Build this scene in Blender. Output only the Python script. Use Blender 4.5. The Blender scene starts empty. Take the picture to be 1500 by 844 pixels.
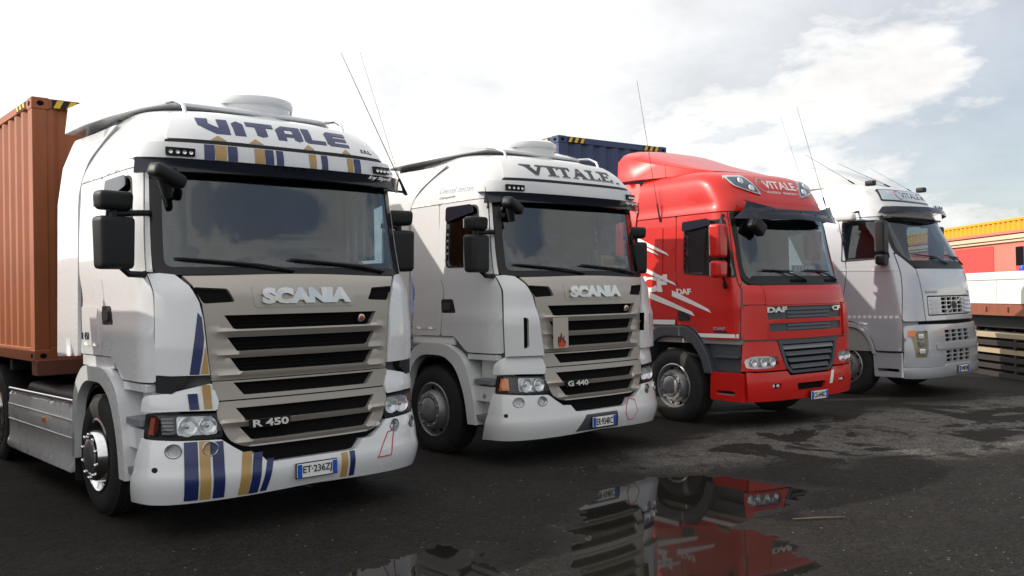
import bpy, bmesh, math, random
import numpy as np
from mathutils import Vector, Matrix
from mathutils.geometry import delaunay_2d_cdt

random.seed(7)
SC = bpy.context.scene
COL = SC.collection
PI = math.pi
R = math.radians

# ------------------------------------------------------------------ camera
F_PX = 1307.854
CAMP = Vector((-3.619, -6.585, 1.782))
YAW, PITCH, ROLL = 0.728, 0.009, -0.018
_f = Vector((math.sin(YAW)*math.cos(PITCH), math.cos(YAW)*math.cos(PITCH), math.sin(PITCH)))
_r = Vector((math.cos(YAW), -math.sin(YAW), 0)); _u = _r.cross(_f)
_r2 = _r*math.cos(ROLL) + _u*math.sin(ROLL); _u2 = _u*math.cos(ROLL) - _r*math.sin(ROLL)
cd = bpy.data.cameras.new('camera'); cam = bpy.data.objects.new('camera', cd); COL.objects.link(cam)
M = Matrix.Identity(4)
for i in range(3):
    M[i][0], M[i][1], M[i][2], M[i][3] = _r2[i], _u2[i], -_f[i], CAMP[i]
cam.matrix_world = M
cd.sensor_width = 36.0; cd.lens = F_PX/1500*36.0; cd.clip_end = 4000; cd.clip_start = .05
SC.camera = cam

# ------------------------------------------------------------------ sky, sun, exposure
SUN_EL = R(30); SUN_TO = Vector((-.80, .60, 0)).normalized()       # horizontal direction towards the sun
sun_dir = Vector((SUN_TO.x*math.cos(SUN_EL), SUN_TO.y*math.cos(SUN_EL), math.sin(SUN_EL)))
w = bpy.data.worlds.new('World'); SC.world = w; w.use_nodes = True
nt = w.node_tree; nt.nodes.clear()
def N(t, **k):
    n = nt.nodes.new(t)
    for a, b in k.items(): setattr(n, a, b)
    return n
def L(a, b): nt.links.new(a, b)
out = N('ShaderNodeOutputWorld'); bg = N('ShaderNodeBackground')
sky = N('ShaderNodeTexSky', sky_type='NISHITA', sun_disc=False, sun_elevation=SUN_EL,
        sun_rotation=math.atan2(SUN_TO.x, SUN_TO.y), air_density=1.0, dust_density=.6, ozone_density=1.6)
tc = N('ShaderNodeTexCoord'); sep = N('ShaderNodeSeparateXYZ'); L(tc.outputs['Generated'], sep.inputs[0])
def Mt(op, a, b=None, clamp=False):
    n = N('ShaderNodeMath', operation=op, use_clamp=clamp)
    for i, v in enumerate((a, b)):
        if v is None: continue
        if isinstance(v, (int, float)): n.inputs[i].default_value = v
        else: L(v, n.inputs[i])
    return n.outputs[0]
zc = Mt('ADD', Mt('MAXIMUM', sep.outputs['Z'], 0.0), .30)
cmb = N('ShaderNodeCombineXYZ'); L(Mt('DIVIDE', sep.outputs['X'], zc), cmb.inputs[0]); L(Mt('DIVIDE', sep.outputs['Y'], zc), cmb.inputs[1])
n1 = N('ShaderNodeTexNoise'); n1.inputs['Scale'].default_value = 1.7; n1.inputs['Detail'].default_value = 9; n1.inputs['Roughness'].default_value = .56; n1.inputs['Distortion'].default_value = .25
n2 = N('ShaderNodeTexNoise'); n2.inputs['Scale'].default_value = 3.4; n2.inputs['Detail'].default_value = 7; n2.inputs['Roughness'].default_value = .6
mp = N('ShaderNodeMapping'); mp.inputs['Location'].default_value = (49.7, 34.9, 0); L(cmb.outputs[0], mp.inputs[0]); L(mp.outputs[0], n1.inputs['Vector']); L(mp.outputs[0], n2.inputs['Vector'])
cov = N('ShaderNodeMapRange', interpolation_type='SMOOTHSTEP'); cov.inputs[1].default_value = .42; cov.inputs[2].default_value = .58
L(n1.outputs['Fac'], cov.inputs[0])
dt = N('ShaderNodeVectorMath', operation='DOT_PRODUCT'); L(tc.outputs['Generated'], dt.inputs[0]); dt.inputs[1].default_value = sun_dir
glow = Mt('POWER', Mt('ADD', Mt('MULTIPLY', dt.outputs['Value'], .5), .5, True), 1.6)      # clouds brighten towards the sun
shade = N('ShaderNodeMapRange'); shade.inputs[1].default_value = .35; shade.inputs[2].default_value = .68; shade.inputs[3].default_value = 1.12; shade.inputs[4].default_value = .86
L(n2.outputs['Fac'], shade.inputs[0])
cl_l = Mt('MULTIPLY', Mt('ADD', Mt('MULTIPLY', glow, 9.0), 8.6), shade.outputs[0])
ccol = N('ShaderNodeMix', data_type='RGBA', blend_type='MULTIPLY'); ccol.inputs[0].default_value = 1
ccol.inputs[6].default_value = (1, .985, .965, 1); L(cl_l, ccol.inputs[7])
mx = N('ShaderNodeMix', data_type='RGBA'); veil = Mt('MINIMUM', Mt('ADD', Mt('MULTIPLY', glow, 2.5), .03), .82); L(Mt('MAXIMUM', Mt('MULTIPLY', cov.outputs[0], .96), veil), mx.inputs[0]); L(sky.outputs[0], mx.inputs[6]); L(ccol.outputs[2], mx.inputs[7])
L(mx.outputs[2], bg.inputs['Color']); bg.inputs['Strength'].default_value = .12; L(bg.outputs[0], out.inputs[0])

sl = bpy.data.lights.new('sun', 'SUN'); sl.energy = 5.0; sl.angle = R(.55); sl.color = (1, .93, .82)
so = bpy.data.objects.new('sun', sl); COL.objects.link(so); so.rotation_euler = (-sun_dir).to_track_quat('-Z', 'Y').to_euler()
vs = SC.view_settings; vs.view_transform = 'Standard'; vs.look = 'None'; vs.gamma = 1; vs.exposure = -.20; vs.use_curve_mapping = False
SC.cycles.max_bounces = 10; SC.cycles.transparent_max_bounces = 16

# ------------------------------------------------------------------ materials
MATS = {}
def mat(name, col, rough=.5, metal=0, coat=0, spec=.5, noise=0, nscale=6, ncol=None, bump=0, bscale=60, emit=None, rvar=0):
    if name in MATS: return MATS[name]
    m = bpy.data.materials.new(name); m.use_nodes = True; t = m.node_tree; b = t.nodes['Principled BSDF']
    b.inputs['Base Color'].default_value = (*col, 1); b.inputs['Roughness'].default_value = rough; b.inputs['Metallic'].default_value = metal
    b.inputs['Coat Weight'].default_value = coat; b.inputs['Coat Roughness'].default_value = .04; b.inputs['Specular IOR Level'].default_value = spec
    tcn = t.nodes.new('ShaderNodeTexCoord')
    if noise or rvar:
        nz = t.nodes.new('ShaderNodeTexNoise'); nz.inputs['Scale'].default_value = nscale; nz.inputs['Detail'].default_value = 8; nz.inputs['Roughness'].default_value = .65
        t.links.new(tcn.outputs['Object'], nz.inputs['Vector'])
    if noise:
        mr = t.nodes.new('ShaderNodeMapRange'); mr.inputs[1].default_value = .45; mr.inputs[2].default_value = .75; mr.inputs[4].default_value = noise
        mxn = t.nodes.new('ShaderNodeMix'); mxn.data_type = 'RGBA'; mxn.inputs[6].default_value = (*col, 1); mxn.inputs[7].default_value = (*(ncol or [c*.5 for c in col]), 1)
        t.links.new(nz.outputs['Fac'], mr.inputs[0]); t.links.new(mr.outputs[0], mxn.inputs[0]); t.links.new(mxn.outputs[2], b.inputs['Base Color'])
    if rvar:
        mr2 = t.nodes.new('ShaderNodeMapRange'); mr2.inputs[3].default_value = max(.02, rough-rvar); mr2.inputs[4].default_value = rough+rvar
        t.links.new(nz.outputs['Fac'], mr2.inputs[0]); t.links.new(mr2.outputs[0], b.inputs['Roughness'])
    if bump:
        nb = t.nodes.new('ShaderNodeTexNoise'); nb.inputs['Scale'].default_value = bscale; nb.inputs['Detail'].default_value = 5
        bp = t.nodes.new('ShaderNodeBump'); bp.inputs['Strength'].default_value = bump; bp.inputs['Distance'].default_value = .01
        t.links.new(tcn.outputs['Object'], nb.inputs['Vector']); t.links.new(nb.outputs['Fac'], bp.inputs['Height']); t.links.new(bp.outputs[0], b.inputs['Normal'])
    if emit: b.inputs['Emission Color'].default_value = (*col, 1); b.inputs['Emission Strength'].default_value = emit
    MATS[name] = m; return m
def glass(name, tint, ior=1.6, rough=0.0):
    if name in MATS: return MATS[name]
    m = bpy.data.materials.new(name); m.use_nodes = True; t = m.node_tree; t.nodes.clear()
    o = t.nodes.new('ShaderNodeOutputMaterial'); mx_ = t.nodes.new('ShaderNodeMixShader'); tr = t.nodes.new('ShaderNodeBsdfTransparent'); gl = t.nodes.new('ShaderNodeBsdfGlossy'); lw = t.nodes.new('ShaderNodeLayerWeight'); lw.inputs[0].default_value = .5; pw = t.nodes.new('ShaderNodeMath'); pw.operation = 'POWER'; pw.inputs[1].default_value = 5; fr = t.nodes.new('ShaderNodeMapRange'); r0 = ((ior-1)/(ior+1))**2; fr.inputs[3].default_value = r0; t.links.new(lw.outputs['Facing'], pw.inputs[0]); t.links.new(pw.outputs[0], fr.inputs[0])
    tr.inputs[0].default_value = (*tint, 1); gl.inputs['Roughness'].default_value = rough
    t.links.new(fr.outputs[0], mx_.inputs[0]); t.links.new(tr.outputs[0], mx_.inputs[1]); t.links.new(gl.outputs[0], mx_.inputs[2]); t.links.new(mx_.outputs[0], o.inputs[0])
    MATS[name] = m; return m
WHITE = mat('white_paint', (.66, .67, .685), .28, 0, 1.0, noise=.09, nscale=2.2, ncol=(.50, .47, .42), rvar=.08)
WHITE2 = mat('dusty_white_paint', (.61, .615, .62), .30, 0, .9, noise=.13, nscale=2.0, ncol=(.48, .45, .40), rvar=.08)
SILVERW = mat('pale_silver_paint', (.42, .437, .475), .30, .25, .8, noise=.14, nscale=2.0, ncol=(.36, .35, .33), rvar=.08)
RED = mat('red_paint', (.52, .010, .006), .36, 0, .35, spec=.35, noise=.10, nscale=2.0, ncol=(.38, .03, .02), rvar=.08)
SILVER = mat('silver_grille_paint', (.40, .365, .325), .38, .45, .25, noise=.12, nscale=5, ncol=(.30, .27, .24))
BADGEM = mat('badge_metal', (.62, .61, .59), .25, .85)
CHROME = mat('chrome', (.66, .66, .67), .14, 1.0, noise=.10, nscale=20, ncol=(.4, .38, .35))
ALU = mat('brushed_aluminium', (.52, .53, .55), .30, .9, noise=.3, nscale=9, ncol=(.26, .25, .24))
BLACKP = mat('black_plastic', (.012, .012, .013), .48, 0, 0, spec=.3, rvar=.1, nscale=12, bump=.12, bscale=220)
BLACKG = mat('gloss_black', (.008, .008, .009), .22, 0, 0, spec=.3)
SMOKE = mat('smoked_visor', (.010, .013, .022), .10, 0, .15, spec=.4)
DARK = mat('dark_recess', (.006, .006, .0065), .8, spec=.08)
GREYP = mat('grey_plastic', (.16, .17, .19), .55, bump=.1, bscale=200)
BLUEGREY = mat('dark_bluegrey_plastic', (.055, .062, .075), .5, noise=.3, nscale=7, ncol=(.03, .033, .04))
RUBBER = mat('tyre_rubber', (.012, .012, .012), .8, noise=.4, nscale=9, ncol=(.028, .026, .023), bump=.1, bscale=90)
STEEL = mat('painted_steel', (.30, .30, .31), .42, .6, noise=.35, nscale=11, ncol=(.16, .14, .12))
DARKSTEEL = mat('dark_steel', (.05, .05, .052), .5, .5, noise=.4, nscale=9, ncol=(.09, .06, .04))
CHASSIS = mat('chassis_black', (.014, .014, .015), .55, noise=.4, nscale=6, ncol=(.035, .03, .026))
NAVY = mat('navy_film', (.012, .022, .10), .35, 0, .3)
GOLD = mat('gold_film', (.40, .25, .085), .35, 0, .3)
TEXTDARK = mat('dark_lettering', (.012, .016, .03), .35)
TEXTGREY = mat('grey_lettering', (.30, .31, .33), .4)
TEXTWHITE = mat('white_lettering', (.75, .74, .73), .4)
PLATEW = mat('plate_white', (.72, .72, .70), .35)
PLATEB = mat('plate_blue', (.008, .07, .42), .35)
AMBER = mat('amber_lens', (.72, .17, .01), .12, 0, .6)
REDLENS = mat('red_lens', (.35, .04, .02), .15, 0, .6)
LAMPW = mat('lamp_reflector', (.80, .81, .82), .22, .55)
SEATM = mat('seat_cloth', (.06, .065, .075), .85)
DASHM = mat('dashboard', (.035, .036, .04), .6)
INTM = mat('cabin_lining', (.085, .085, .09), .8)
INTL = mat('pale_cabin_lining', (.26, .26, .25), .8)
GLASS = glass('windscreen_glass', (.68, .74, .76), 1.85)
SGLASS = glass('side_window_glass', (.66, .72, .74), 1.6)
LENS = glass('clear_lens', (.95, .96, .97), 1.4)
CURTB = mat('blue_curtain', (.03, .10, .22), .85); CURTW = mat('pale_curtain', (.55, .58, .60), .85)
YELLOWT = mat('yellow_mark', (.75, .48, .03), .5)
PAPER = mat('paper', (.62, .62, .60), .7)
ORANGEP = mat('orange_plate', (.55, .30, .04), .5)

# ------------------------------------------------------------------ object helpers
def link(ob, parent=None):
    COL.objects.link(ob)
    if parent is not None: ob.parent = parent
    return ob
def tag(o, label=None, cat=None, group=None, kind=None):
    for k, v in (('label', label), ('category', cat), ('group', group), ('kind', kind)):
        if v: o[k] = v
    return o
def empty(name, loc=(0, 0, 0), rz=0):
    o = bpy.data.objects.new(name, None); o.empty_display_size = .2; COL.objects.link(o); o.location = loc; o.rotation_euler = (0, 0, rz); return o
def bm_obj(name, bm, m, parent=None, bevel=0, seg=2, sharp=38, label=None):
    bmesh.ops.recalc_face_normals(bm, faces=bm.faces)
    ca = math.cos(R(sharp))
    for f in bm.faces: f.smooth = True
    for e in bm.edges:
        if len(e.link_faces) == 2 and e.link_faces[0].normal.dot(e.link_faces[1].normal) < ca: e.smooth = False
    me = bpy.data.meshes.new(name); bm.to_mesh(me); bm.free()
    for mm in (m if isinstance(m, (list, tuple)) else [m]): me.materials.append(mm)
    o = link(bpy.data.objects.new(name, me), parent)
    if bevel:
        md = o.modifiers.new('bevel', 'BEVEL'); md.width = bevel; md.segments = seg; md.limit_method = 'ANGLE'; md.angle_limit = R(sharp); md.harden_normals = True
    if label: o['label'] = label
    return o
def raw(name, vs_, fs, m, parent=None, bevel=0, sharp=38, seg=2):
    bm = bmesh.new(); V = [bm.verts.new(v) for v in vs_]
    for f in fs:
        try: bm.faces.new([V[i] for i in f])
        except ValueError: pass
    return bm_obj(name, bm, m, parent, bevel, seg, sharp)
def add_box(bm, c, s, rot=None):
    mt = Matrix.Translation(c)
    if rot is not None: mt = mt @ rot.to_4x4()
    mt = mt @ Matrix.Diagonal((s[0], s[1], s[2], 1)); bmesh.ops.create_cube(bm, size=1, matrix=mt)
def box(name, c, s, m, parent=None, bevel=.01, rot=None, seg=2):
    bm = bmesh.new(); add_box(bm, c, s, rot); return bm_obj(name, bm, m, parent, bevel, seg)
def add_tube(bm, pts, r, n=8, cap=True, closed=False):
    pts = [Vector(p) for p in pts]; rings = []
    rr = r if isinstance(r, (list, tuple)) else [r]*len(pts)
    up = Vector((0, 0, 1))
    for i, p in enumerate(pts):
        a = pts[i-1] if (i > 0 or closed) else p; b = pts[(i+1) % len(pts)] if (i < len(pts)-1 or closed) else p
        d = (b-a).normalized(); x = d.cross(up)
        if x.length < .05: x = d.cross(Vector((1, 0, 0)))
        x.normalize(); y = d.cross(x)
        rings.append([bm.verts.new(p + (x*math.cos(2*PI*k/n) + y*math.sin(2*PI*k/n))*rr[i]) for k in range(n)])
    m_ = len(rings)
    for i in range(m_ if closed else m_-1):
        A, B = rings[i], rings[(i+1) % m_]
        for k in range(n): bm.faces.new((A[k], A[(k+1) % n], B[(k+1) % n], B[k]))
    if cap and not closed: bm.faces.new(rings[0]); bm.faces.new(rings[-1][::-1])
def tube(name, pts, r, m, parent=None, n=8, closed=False):
    bm = bmesh.new(); add_tube(bm, pts, r, n, True, closed); return bm_obj(name, bm, m, parent, sharp=50)
def add_lathe(bm, prof, mtx, n=32, caps=False):
    """prof: (radius, height) pairs spun about local z"""
    rings = []
    for r_, h in prof:
        if r_ < 1e-5: rings.append([bm.verts.new(mtx @ Vector((0, 0, h)))])
        else: rings.append([bm.verts.new(mtx @ Vector((r_*math.cos(2*PI*k/n), r_*math.sin(2*PI*k/n), h))) for k in range(n)])
    for A, B in zip(rings, rings[1:]):
        for k in range(n):
            f = [A[k % len(A)], A[(k+1) % len(A)], B[(k+1) % len(B)], B[k % len(B)]]
            f = list(dict.fromkeys(f))
            if len(f) > 2: bm.faces.new(f)
def lathe(name, prof, mtx, m, parent=None, n=32, sharp=38):
    bm = bmesh.new(); add_lathe(bm, prof, mtx, n); return bm_obj(name, bm, m, parent, sharp=sharp)
def inpoly(p, poly):
    x, y = p; c = False; j = len(poly)-1
    for i in range(len(poly)):
        xi, yi = poly[i]; xj, yj = poly[j]
        if (yi > y) != (yj > y) and x < (xj-xi)*(y-yi)/(yj-yi)+xi: c = not c
        j = i
    return c
def rpoly(poly, r, k=4):
    """round the corners of a polygon; r one radius or one for each corner"""
    out_ = []; n = len(poly)
    for i in range(n):
        p = Vector(poly[i]); a = Vector(poly[i-1]); b = Vector(poly[(i+1) % n]); ri = r[i] if isinstance(r, (list, tuple)) else r
        if ri <= 0: out_.append(tuple(p)); continue
        da = (a-p); db = (b-p); ri = min(ri, da.length*.49, db.length*.49); pa = p+da.normalized()*ri; pb = p+db.normalized()*ri
        for q in range(k+1):
            t = q/k; out_.append(tuple(pa*(1-t)**2 + p*2*t*(1-t) + pb*t*t))
    return out_
def cdt(poly, holes=(), step=.08):
    P = []; E = []
    loops = [poly]+list(holes)
    for lp in loops:
        s0 = len(P); n = len(lp)
        for i in range(n):
            a = Vector(lp[i]); b = Vector(lp[(i+1) % n]); m_ = max(1, int(math.ceil((b-a).length/step)))
            for q in range(m_): P.append(a.lerp(b, q/m_))
        e0 = len(P); E += [(i, i+1 if i+1 < e0 else s0) for i in range(s0, e0)]
    B = np.array([(p.x, p.y) for p in P]); lo = B.min(0); hi = B.max(0)
    if step < 1:
        x = lo[0]+step*.5
        while x < hi[0]:
            y = lo[1]+step*.5
            while y < hi[1]:
                if inpoly((x, y), poly) and not any(inpoly((x, y), h) for h in holes) and np.min((B[:, 0]-x)**2+(B[:, 1]-y)**2) > (step*.45)**2: P.append(Vector((x, y)))
                y += step
            x += step
    V, _, Fc, *_r = delaunay_2d_cdt(P, E, [], 0, 1e-6)
    keep = []
    for f in Fc:
        c = sum((V[i] for i in f), Vector((0, 0)))/len(f)
        if inpoly(c, poly) and not any(inpoly(c, h) for h in holes): keep.append(list(f))
    return [(v.x, v.y) for v in V], keep
def slab(name, V2, F2, fmap, m, parent, t=.012, tb=-.02, bevel=0, sharp=38, label=None):
    """a 2-D mesh laid on a surface: outer skin at t, inner skin at tb, closed along its rim"""
    uv = np.array(V2, float); tt = np.array([t(u, v) for u, v in V2]) if callable(t) else np.full(len(uv), t)
    tbb = np.array([tb(u, v) for u, v in V2]) if callable(tb) else np.full(len(uv), tb)
    top = fmap(uv, tt); bot = fmap(uv, tbb); n = len(uv)
    bm = bmesh.new(); A = [bm.verts.new(p) for p in top]; Bv = [bm.verts.new(p) for p in bot]
    cnt = {}
    for f in F2:
        for i in range(len(f)):
            a, b = f[i], f[(i+1) % len(f)]; cnt[(min(a, b), max(a, b))] = cnt.get((min(a, b), max(a, b)), 0)+1
        try: bm.faces.new([A[i] for i in f]); bm.faces.new([Bv[i] for i in f][::-1])
        except ValueError: pass
    for (a, b), c in cnt.items():
        if c == 1:
            try: bm.faces.new((A[a], A[b], Bv[b], Bv[a]))
            except ValueError: pass
    bmesh.ops.delete(bm, geom=[v for v in bm.verts if not v.link_faces], context='VERTS')
    return bm_obj(name, bm, m, parent, bevel, 2, sharp, label)
def panel(name, S, poly, m, parent, t=.012, tb=-.02, holes=(), step=.08, bevel=.004, label=None):
    V2, F2 = cdt(poly, holes, step); return slab(name, V2, F2, S.P if hasattr(S, 'P') else S, m, parent, t, tb, bevel, 38, label)
def sideplane(x0, sg):     # (y, z) plane facing sideways
    return lambda uv, off: np.stack([sg*(x0+off), uv[:, 0], uv[:, 1]], -1)
def frontplane(y0, dy=0):     # (x, z) plane facing forward (-y); dy = lean
    return lambda uv, off: np.stack([uv[:, 0], y0-off+dy*uv[:, 1], uv[:, 1]], -1)
def plan(z0):              # (x, y) plane facing up
    return lambda uv, off: np.stack([uv[:, 0], uv[:, 1], z0+off], -1)

class Surf:
    """the skin of a cab: at each height z the plan is a rounded nose (half width w, nose at y, depth d, squareness n) running into straight sides"""
    def __init__(s, keys, yr):
        k = np.array(keys, float); s.z = k[:, 0]; s.v = k[:, 1:]; s.yr = yr
        h = np.diff(s.z)[:, None]; dl = np.diff(s.v, axis=0)/h; m_ = np.zeros_like(s.v); m_[0] = dl[0]; m_[-1] = dl[-1]
        for i in range(1, len(s.z)-1):
            a, b = dl[i-1], dl[i]; w1 = 2*h[i]+h[i-1]; w2 = h[i]+2*h[i-1]
            with np.errstate(divide='ignore', invalid='ignore'): q = (w1+w2)/(w1/a+w2/b)
            m_[i] = np.where(a*b > 0, q, 0)
        s.m = m_; th = np.linspace(0, PI/2, 72); s.sn = np.sin(th); s.cs = np.clip(np.cos(th), 0, 1)
    def par(s, z):
        z = np.clip(np.asarray(z, float), s.z[0], s.z[-1]); i = np.clip(np.searchsorted(s.z, z)-1, 0, len(s.z)-2); h = (s.z[i+1]-s.z[i])[:, None]; t = (z-s.z[i])[:, None]/h
        return (2*t**3-3*t**2+1)*s.v[i]+(t**3-2*t**2+t)*h*s.m[i]+(-2*t**3+3*t**2)*s.v[i+1]+(t**3-t**2)*h*s.m[i+1]
    def curve(s, z):
        p = s.par(z); w_, yf, d, n = [p[:, i][:, None] for i in range(4)]
        x = w_*s.sn[None]**(2/n); y = yf+d*(1-s.cs[None]**(2/n)); ye = np.maximum(y[:, -1:]+.02, s.yr)
        x = np.concatenate([x, x[:, -1:]], 1); y = np.concatenate([y, ye], 1)
        S_ = np.concatenate([np.zeros((len(x), 1)), np.cumsum(np.hypot(np.diff(x, axis=1), np.diff(y, axis=1)), 1)], 1)
        return x, y, S_
    def base(s, uv):
        sv, z = uv[:, 0], uv[:, 1]; x, y, S_ = s.curve(z); a = np.abs(sv); i = np.clip((S_ <= a[:, None]).sum(1)-1, 0, S_.shape[1]-2); r_ = np.arange(len(a))
        t = (a-S_[r_, i])/np.maximum(S_[r_, i+1]-S_[r_, i], 1e-9)
        return np.stack([np.sign(sv)*(x[r_, i]*(1-t)+x[r_, i+1]*t), y[r_, i]*(1-t)+y[r_, i+1]*t, z], -1)
    def P(s, uv, off):
        uv = np.asarray(uv, float); b = s.base(uv); e = .012
        ds = s.base(uv+[e, 0])-s.base(uv-[e, 0]); dz = s.base(np.stack([uv[:, 0], np.minimum(uv[:, 1]+e, s.z[-1])], -1))-s.base(np.stack([uv[:, 0], np.maximum(uv[:, 1]-e, s.z[0])], -1))
        n = np.cross(ds, dz); n /= np.maximum(np.linalg.norm(n, axis=1), 1e-9)[:, None]
        return b+n*np.asarray(off)[:, None]
    def at(s, sv, z, off=0): return Vector(s.P(np.array([[sv, z]]), np.array([off]))[0])
    def X(s, x, z):
        cx, cy, S_ = s.curve(np.array([z])); return (math.copysign(float(np.interp(abs(x), cx[0][:-1], S_[0][:-1])), x), z)
    def Y(s, y, z):
        cx, cy, S_ = s.curve(np.array([z])); return (float(np.interp(y, cy[0], S_[0])), z)
def mir(poly, sg): return [(sg*a, b) for a, b in poly]

# ---- lettering
_fonts = {}
def font_mesh(txt, bold=0, shear=0):
    key = (txt, bold, shear)
    if key not in _fonts:
        cu = bpy.data.curves.new('lettering', 'FONT'); cu.body = txt; cu.size = 1; cu.offset = bold; cu.shear = shear; cu.resolution_u = 3; cu.fill_mode = 'BOTH'
        ob = bpy.data.objects.new('lettering', cu); COL.objects.link(ob); dg = bpy.context.evaluated_depsgraph_get(); me = bpy.data.meshes.new_from_object(ob.evaluated_get(dg))
        v = [(p.co.x, p.co.y) for p in me.vertices]; f = [list(p.vertices) for p in me.polygons]
        bpy.data.objects.remove(ob); bpy.data.curves.remove(cu); bpy.data.meshes.remove(me)
        a = np.array(v); lo = a.min(0); hi = a.max(0); _fonts[key] = ((a-lo)/(hi-lo), f, (hi-lo)[0]/(hi-lo)[1])
    return _fonts[key]
def text(name, txt, fmap, box_, m, parent, t=.006, tb=-.001, bold=.02, shear=0, tilt=0):
    """box_ = (left, bottom, right, top) in surface coordinates; tilt raises the right end"""
    a, f, _ = font_mesh(txt, bold, shear); x0, y0, x1, y1 = box_
    V2 = [(x0+p[0]*(x1-x0), y0+p[1]*(y1-y0)+tilt*p[0]) for p in a]
    return slab(name, V2, f, fmap, m, parent, t, tb, 0)
BLOCK = {   # heavy square letters with notches, unit boxes
 'V': [[(0, 1), (.38, 1), (.34, .66), (.64, .40), (.66, 1), (1, 1), (.97, .0), (.50, 0), (0, .52)]],
 'I': [[(.1, .82), (.5, .98), (.9, .82), (.9, 0), (.1, 0)]],
 'T': [[(0, 1), (1, 1), (1, .74), (.70, .74), (.70, .16), (.5, .05), (.30, .16), (.30, .74), (0, .74)]],
 'A': [[(0, 0), (0, .72), (.28, 1), (1, 1), (1, .12), (.83, .0), (.66, .12), (.66, .78), (.34, .78), (.34, 0)], [(.345, .28), (.655, .28), (.655, .50), (.345, .50)]],
 'L': [[(0, 1), (.36, 1), (.36, .27), (1, .27), (1, 0), (.14, 0), (0, .14)]],
 'E': [[(.14, 1), (1, 1), (1, .76), (.36, .76), (.36, .62), (.95, .62), (.95, .38), (.36, .38), (.36, .25), (1, .25), (1, 0), (.14, 0), (0, .14), (0, .86)]]}
SERIF = {
 'V': [[(0, 1), (.44, 1), (.44, .93), (.35, .93), (.55, .34), (.74, .93), (.64, .93), (.64, 1), (1, 1), (1, .93), (.90, .93), (.58, 0), (.44, 0), (.10, .93), (0, .93)]],
 'I': [[(0, 1), (1, 1), (1, .93), (.76, .93), (.76, .07), (1, .07), (1, 0), (0, 0), (0, .07), (.24, .07), (.24, .93), (0, .93)]],
 'T': [[(0, 1), (1, 1), (1, .70), (.93, .70), (.84, .91), (.64, .91), (.64, .07), (.78, .07), (.78, 0), (.22, 0), (.22, .07), (.36, .07), (.36, .91), (.16, .91), (.07, .70), (0, .70)]],
 'A': [[(.42, 1), (.58, 1), (.90, .07), (1, .07), (1, 0), (.56, 0), (.56, .07), (.64, .07), (.57, .27), (.29, .27), (.23, .07), (.34, .07), (.34, 0), (0, 0), (0, .07), (.10, .07)]],
 'L': [[(0, 1), (.56, 1), (.56, .93), (.42, .93), (.42, .09), (.78, .09), (.93, .34), (1, .34), (1, 0), (0, 0), (0, .07), (.14, .07), (.14, .93), (0, .93)]],
 'E': [[(0, 1), (.95, 1), (.95, .72), (.88, .72), (.76, .91), (.42, .91), (.42, .56), (.60, .56), (.66, .66), (.72, .66), (.72, .38), (.66, .38), (.60, .48), (.42, .48), (.42, .09), (.80, .09), (.93, .32), (1, .32), (1, 0), (0, 0), (0, .07), (.14, .07), (.14, .93), (0, .93)]]}
def letters(name, font, word, widths, fmap, x0, z0, h, m, parent, t=.006, gap=.05, slope=0, grow=0):
    """one object of polygon letters on a surface"""
    V = []; Fc = []; x = x0
    for ch, wd in zip(word, widths):
        for pl in font[ch]:
            pg = [(x-grow+(wd+2*grow)*a, z0-grow+(h+2*grow)*b+slope*(x+wd*a-x0)) for a, b in pl]
            v, f = cdt(pg, (), .07); o = len(V); V += v; Fc += [[i+o for i in q] for q in f]
        x += wd+gap
    return slab(name, V, Fc, fmap, m, parent, t, -.001, 0)

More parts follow.
